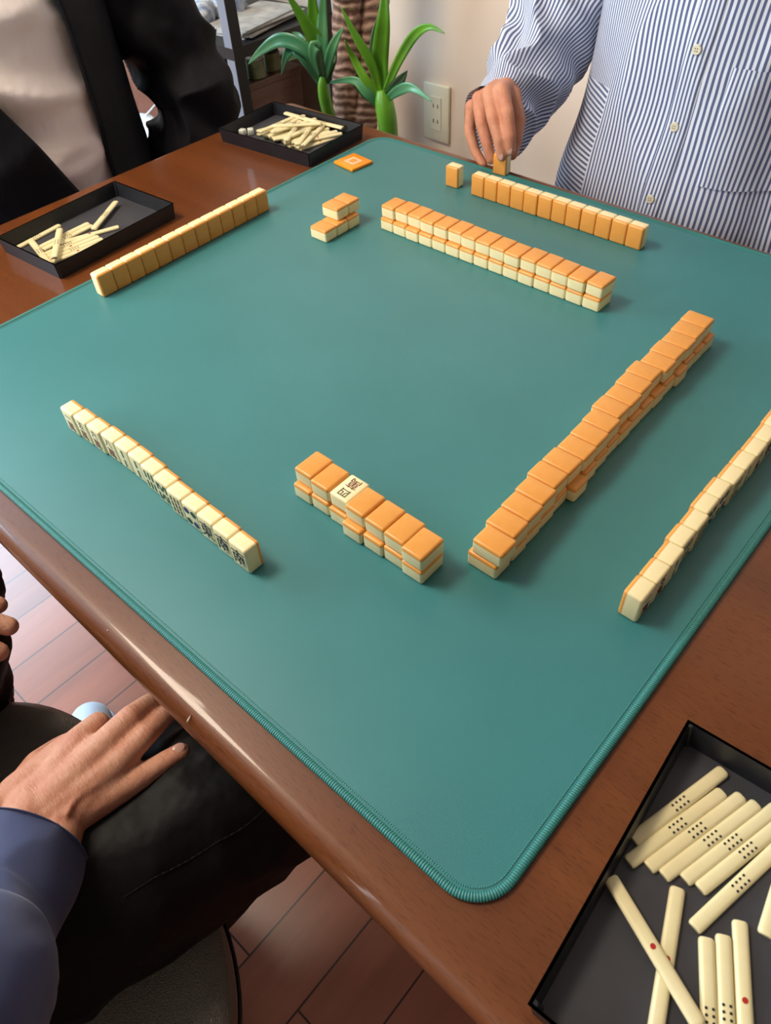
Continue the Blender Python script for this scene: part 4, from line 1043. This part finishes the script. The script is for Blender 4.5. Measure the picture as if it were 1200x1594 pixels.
def line_tr(a, b, r0, r1):
    d = (a-b)/(a.z-b.z)
    zs = [0.22, 0.45, b.z, a.z, a.z+0.25, a.z+0.5]
    return [(b.x+d.x*(z-b.z)*(0.5 if z < 0.45 else 1), b.y+d.y*(z-b.z)*(0.5 if z < 0.45 else 1), z, r0 + (r1-r0)*(z/1.3), r0 + (r1-r0)*(z/1.3)) for z in zs]
# separate trunks rise from one pot
for (a, b, r0, r1) in ((ta, tb, 0.034, 0.026), (ta2, tb2, 0.030, 0.030)): trunk(line_tr(a, b, r0, r1))
sp = [(U((1.0500, 1.0075, -0.1364))), (U((1.0500, 1.0146, -0.0905))), (U((1.0500, 1.0198, -0.0685)))]
low = Vector(sp[0])
trunk([(low.x+0.02, low.y+0.01, 0.24, 0.014, 0.014), (low.x+0.005, low.y, low.z-0.1, 0.016, 0.016), (*sp[0], 0.019, 0.019), (*sp[1], 0.018, 0.018), (*sp[2], 0.010, 0.010)], 'green_stem', 'leaf')
sp2 = [U((1.0000, 1.1280, -0.0861)), U((1.0000, 1.1257, -0.0488))]
low2 = Vector(sp2[0])
trunk([(low2.x+0.06, low2.y, 0.24, 0.012, 0.012), (low2.x+0.02, low2.y, low2.z-0.1, 0.012, 0.012), (*sp2[0], 0.012, 0.012), (*sp2[1], 0.007, 0.007)], 'green_stem', 'leaf')
LV = [  # right cluster
 ([(1.0500, 1.0203, -0.0754), (1.0500, 1.0191, -0.0132), (1.0400, 0.9975, 0.0541), (1.0500, 0.9976, 0.1188)], 0.0155, 'leaf'),
 ([(1.0500, 1.0238, -0.0784), (1.0300, 1.0241, -0.0196), (1.0100, 1.0411, 0.0298), (1.0000, 1.0630, 0.0740)], 0.0085, 'leaf'),
 ([(1.0500, 1.0257, -0.0810), (1.0300, 1.0400, -0.0497), (1.0200, 1.0600, -0.0122), (1.0000, 1.0600, 0.0223)], 0.0075, 'leaf'),
 ([(1.0500, 1.0099, -0.0689), (1.0400, 0.9656, -0.0073), (1.0300, 0.9177, 0.0431), (1.0300, 0.8844, 0.0604), (1.0300, 0.8510, 0.0557)], 0.0085, 'leaf'),
 ([(1.0500, 1.0040, -0.0544), (1.0500, 0.9778, -0.0150), (1.0500, 0.9550, 0.0126), (1.0500, 0.9426, 0.0217)], 0.0075, 'leaf_dark'),
 ([(1.0500, 1.0053, -0.0749), (1.0300, 0.9618, -0.0434), (1.0200, 0.9272, -0.0112)], 0.0115, 'leaf_dark'),
 ([(1.0500, 1.0023, -0.0789), (1.0300, 0.9559, -0.0510), (1.0200, 0.9159, -0.0376), (1.0100, 0.8630, -0.0470)], 0.0090, 'leaf_pale'),
 ([(1.0500, 1.0287, -0.0991), (1.0300, 1.0387, -0.0720), (1.0200, 1.0644, -0.0513), (1.0000, 1.1243, -0.0622)], 0.0090, 'leaf_pale'),
 ([(1.0500, 1.0248, -0.0924), (1.0400, 1.0436, -0.0816), (1.0300, 1.0553, -0.0694), (1.0200, 1.0674, -0.0485)], 0.0085, 'leaf_dark'),
 ([(1.0600, 1.0231, -0.0834), (1.0700, 1.0502, -0.0344), (1.0800, 1.0610, 0.0049), (1.1000, 1.0631, 0.0420)], 0.0090, 'leaf_dark'),
 # left cluster
 ([(1.0000, 1.1247, -0.0532), (1.0000, 1.1287, -0.0019), (0.9800, 1.1382, 0.0435), (0.9600, 1.1653, 0.0992)], 0.0140, 'leaf'),
 ([(1.0000, 1.1261, -0.0512), (1.0000, 1.1348, 0.0132), (1.0000, 1.1346, 0.0649), (1.0000, 1.1293, 0.1239)], 0.0125, 'leaf'),
 ([(1.0000, 1.1243, -0.0508), (1.0000, 1.1190, 0.0050), (1.0100, 1.1212, 0.0543), (1.0200, 1.1156, 0.1120)], 0.0105, 'leaf_pale'),
 ([(1.0000, 1.1301, -0.0541), (0.9800, 1.1382, -0.0038), (0.9600, 1.1842, 0.0134), (0.9500, 1.2369, -0.0096), (0.9500, 1.2876, -0.0426)], 0.0125, 'leaf_pale'),
 ([(1.0000, 1.1325, -0.0580), (0.9800, 1.1443, -0.0178), (0.9700, 1.1657, -0.0002), (0.9600, 1.1813, -0.0142), (0.9600, 1.2016, -0.0490)], 0.0115, 'leaf_pale'),
 ([(1.0000, 1.1279, -0.0515), (0.9700, 1.1031, 0.0022), (0.9600, 1.0975, 0.0160), (0.9550, 1.1005, -0.0021), (0.9600, 1.0940, -0.0346)], 0.0110, 'leaf_pale'),
 ([(1.0000, 1.1210, -0.0525), (1.0000, 1.1006, -0.0082), (1.0100, 1.0900, 0.0175), (1.0200, 1.0791, 0.0353)], 0.0085, 'leaf_pale'),
 ([(1.0000, 1.1185, -0.0589), (1.0100, 1.1099, -0.0287), (1.0200, 1.1109, -0.0149), (1.0300, 1.1139, 0.0091)], 0.0075, 'leaf_dark'),
 ([(1.0000, 1.1352, -0.0642), (1.0000, 1.1643, -0.0351), (1.0000, 1.1891, -0.0235), (1.0000, 1.2236, -0.0392)], 0.0095, 'leaf_dark'),
 ([(1.0000, 1.1327, -0.0591), (1.0200, 1.1784, -0.0404), (1.0300, 1.2075, -0.0048), (1.0400, 1.2449, -0.0015)], 0.0085, 'leaf_dark'),
]
for pts, w, mm in LV:
    leaf([U(p) for p in pts], w, mm, pl, up=(-0.75, -0.6, 0.25))
bm = bmesh.new()
prof = [(0.12, 0.0), (0.15, 0.22), (0.158, 0.22), (0.158, 0.25), (0.145, 0.25), (0.14, 0.235)]
rows = [[bm.verts.new((r*math.cos(2*PI*j/40), r*math.sin(2*PI*j/40), z)) for j in range(40)] for r, z in prof]
for a, b in zip(rows, rows[1:]):
    for j in range(40): bm.faces.new([a[j], a[(j+1) % 40], b[(j+1) % 40], b[j]])
bm.faces.new(rows[0])
pot_c = ((ta.x+tb2.x)/2, (tb.y+tb2.y)/2, 0)
link('pot', bm_mesh(bm), 'pot', pl, (pot_c[0]-1.12-0.02, pot_c[1]-1.24, 0))
bm = bmesh.new(); bm_cyl(bm, (0, 0, 0.20), (0, 0, 0.236), 0.138, seg=40)
link('soil', bm_mesh(bm), 'soil', pl, (pot_c[0]-1.12-0.02, pot_c[1]-1.24, 0))
# all plant parts were modelled in room coordinates: bring them under the root
for o in list(pl.children):
    if o.name.split('.')[0] not in ('pot', 'soil'): o.location = Vector(o.location) - Vector((1.12, 1.24, 0))
for root in (p1, p2, p3, ):
    for o in root.children: o.location = Vector(o.location) - Vector(root.location)
oc = Vector(U((1.3000, 1.0819, -0.1970)))
ot = thing('wall_outlet', 'cream power outlet on the beige wall between the plant and the striped shirt', 'outlet', (1.30, oc.y, oc.z))
box_obj('cover_plate', (-0.004, 0, 0), (0.008, 0.072, 0.120), 'outlet', ot, 0.003, True)
box_obj('socket_insert', (-0.0086, 0, 0), (0.002, 0.030, 0.070), 'outlet', ot, 0.0008)
for z in (0.016, -0.016):
    for y in (-0.006, 0.006): box_obj('socket_slot', (-0.0097, y, z), (0.0006, 0.0022, 0.008), 'hole', ot)

rk = thing('storage_rack', 'black metal rack of open shelves behind the black-sleeved arm', 'rack', (1.08, 1.66, 0))
RX0, RX1, RY0, RY1 = 0.990, 1.255, 1.375, 2.05
for (x, y) in ((RX0, RY0), (RX1, RY0), (RX0, RY1), (RX1, RY1)):
    q = box_obj('post', (x-1.08, y-1.66, 0.66), (0.026, 0.026, 1.32), 'black', rk)
    box_obj('lit_post_face', (-0.0135, 0, 0), (0.002, 0.024, 1.32), 'post_lit', q)  # lit side of the black post, put on as a paler plate
for k, z in enumerate((Z0-0.045, Z0-0.34, Z0-0.60, Z0+0.30)):
    s = box_obj('shelf', ((RX0+RX1)/2-1.08, (RY0+RY1)/2-1.66, z), (RX1-RX0+0.03, RY1-RY0+0.03, 0.022), 'black', rk)
def on(name, label, cat, c, s, mat, rz=0, bev=0.004, group=None, extra=None):
    t_ = thing(name, label, cat, (c[0], c[1], c[2]), rz, group)
    box_obj(extra[0] if extra else 'carton', (0, 0, s[2]/2), s, mat, t_, bev)
    if extra: extra[1](t_)
    return t_
ZT = Z0-0.045+0.011
def lid(t_): box_obj('lid', (0, 0, 0.082), (0.215, 0.265, 0.012), 'hole', t_, 0.002)
on('storage_box', 'black lidded box on the top rack shelf behind the post', 'box', (1.10, 1.86, ZT+0.02), (0.21, 0.26, 0.076), 'box', 0.1, extra=('box_body', lid))
tp = thing('plastic_package', 'crumpled blue and white plastic package on the rack shelf', 'package', (1.08, 1.57, ZT))
fpk = folds(0.012, 26, seed=3)
organic('film', [((-0.05, -0.05, 0.02), (0.06, 0.06, 0.022), 0.022, 0.024), ((0.05, -0.05, 0.02), (-0.05, 0.07, 0.02), 0.022, 0.022)], 0.004, 'bluebag', tp, 4, disp=lambda co, nm: co + nm*fpk(co, 0, 0) + Vector((0, 0, 0.0)))
for k, (x, y, s, rz) in enumerate(((1.14, 1.46, 0.07, 0.3),)):
    pass
pp = thing('shelf_shine_papers', 'loose grey papers standing in for the bright reflection on the rack shelf', 'papers', (1.12, 1.455, ZT), 0.15)  # pale sheets give the shelf top its bright reflection as colour
for k in range(5): box_obj('sheet', (0.003*math.sin(k*2.1), 0.004*math.cos(k*3.3), 0.0015+0.003*k), (0.20, 0.115, 0.0026), 'paper', pp, rz=0.08*math.sin(k*1.7))
ZM = Z0-0.34+0.011+0.187
for k in range(4):
    j = thing('jar', 'small olive jar on the wooden chest in the rack, %s from the post' % ORD[k], 'jar', (1.005+0.056*k, 1.475+0.008*(k % 2), ZM), 0, 'jars on the wooden chest')
    bm = bmesh.new(); bm_cyl(bm, (0, 0, 0), (0, 0, 0.036), 0.023, 0.022, 28); link('glass_body', bm_mesh(bm), 'jar', j)
    bm = bmesh.new(); bm_cyl(bm, (0, 0, 0.0362), (0, 0, 0.046), 0.020, 0.020, 28); link('jar_lid', bm_mesh(bm), 'box' if k % 2 else 'paper', j)
cb = thing('wooden_chest', 'reddish brown wooden chest on the rack shelf below the papers', 'chest', (1.122, 1.66, Z0-0.329))
box_obj('chest_body', (0, 0, 0.085), (0.22, 0.42, 0.17), 'chestwood', cb, 0.004)
box_obj('chest_lid', (0, 0, 0.178), (0.228, 0.428, 0.016), 'chestwood', cb, 0.003)
bg = thing('white_bag', 'pale plastic bag hanging from the rack between the jacket and its sleeve', 'bag', (0.90, 1.62, 0))
fb = folds(0.016, 12, 1, 1, 0.4, 2.2)
loft('bag_film', [(0, 0, Z0-0.50, 0.05, 0.08), (0, 0, Z0-0.40, 0.06, 0.09), (-0.01, 0, Z0-0.27, 0.045, 0.07), (-0.02, 0, Z0-0.19, 0.014, 0.03)], 'bag', bg, 50, 60, side=(1, 0, 0), disp=fb)
bm = bmesh.new(); bm_cyl(bm, (-0.02, 0, Z0-0.195), (0.06, 0.0, Z0-0.16), 0.003); link('bag_handle', bm_mesh(bm), 'bag', bg)
cl = thing('ceiling_light', 'square white ceiling lamp beyond the left side of the table', 'lamp', (-0.28, 1.30, ZC))
box_obj('lamp_frame', (0, 0, -0.015), (0.66, 0.66, 0.03), 'white', cl)
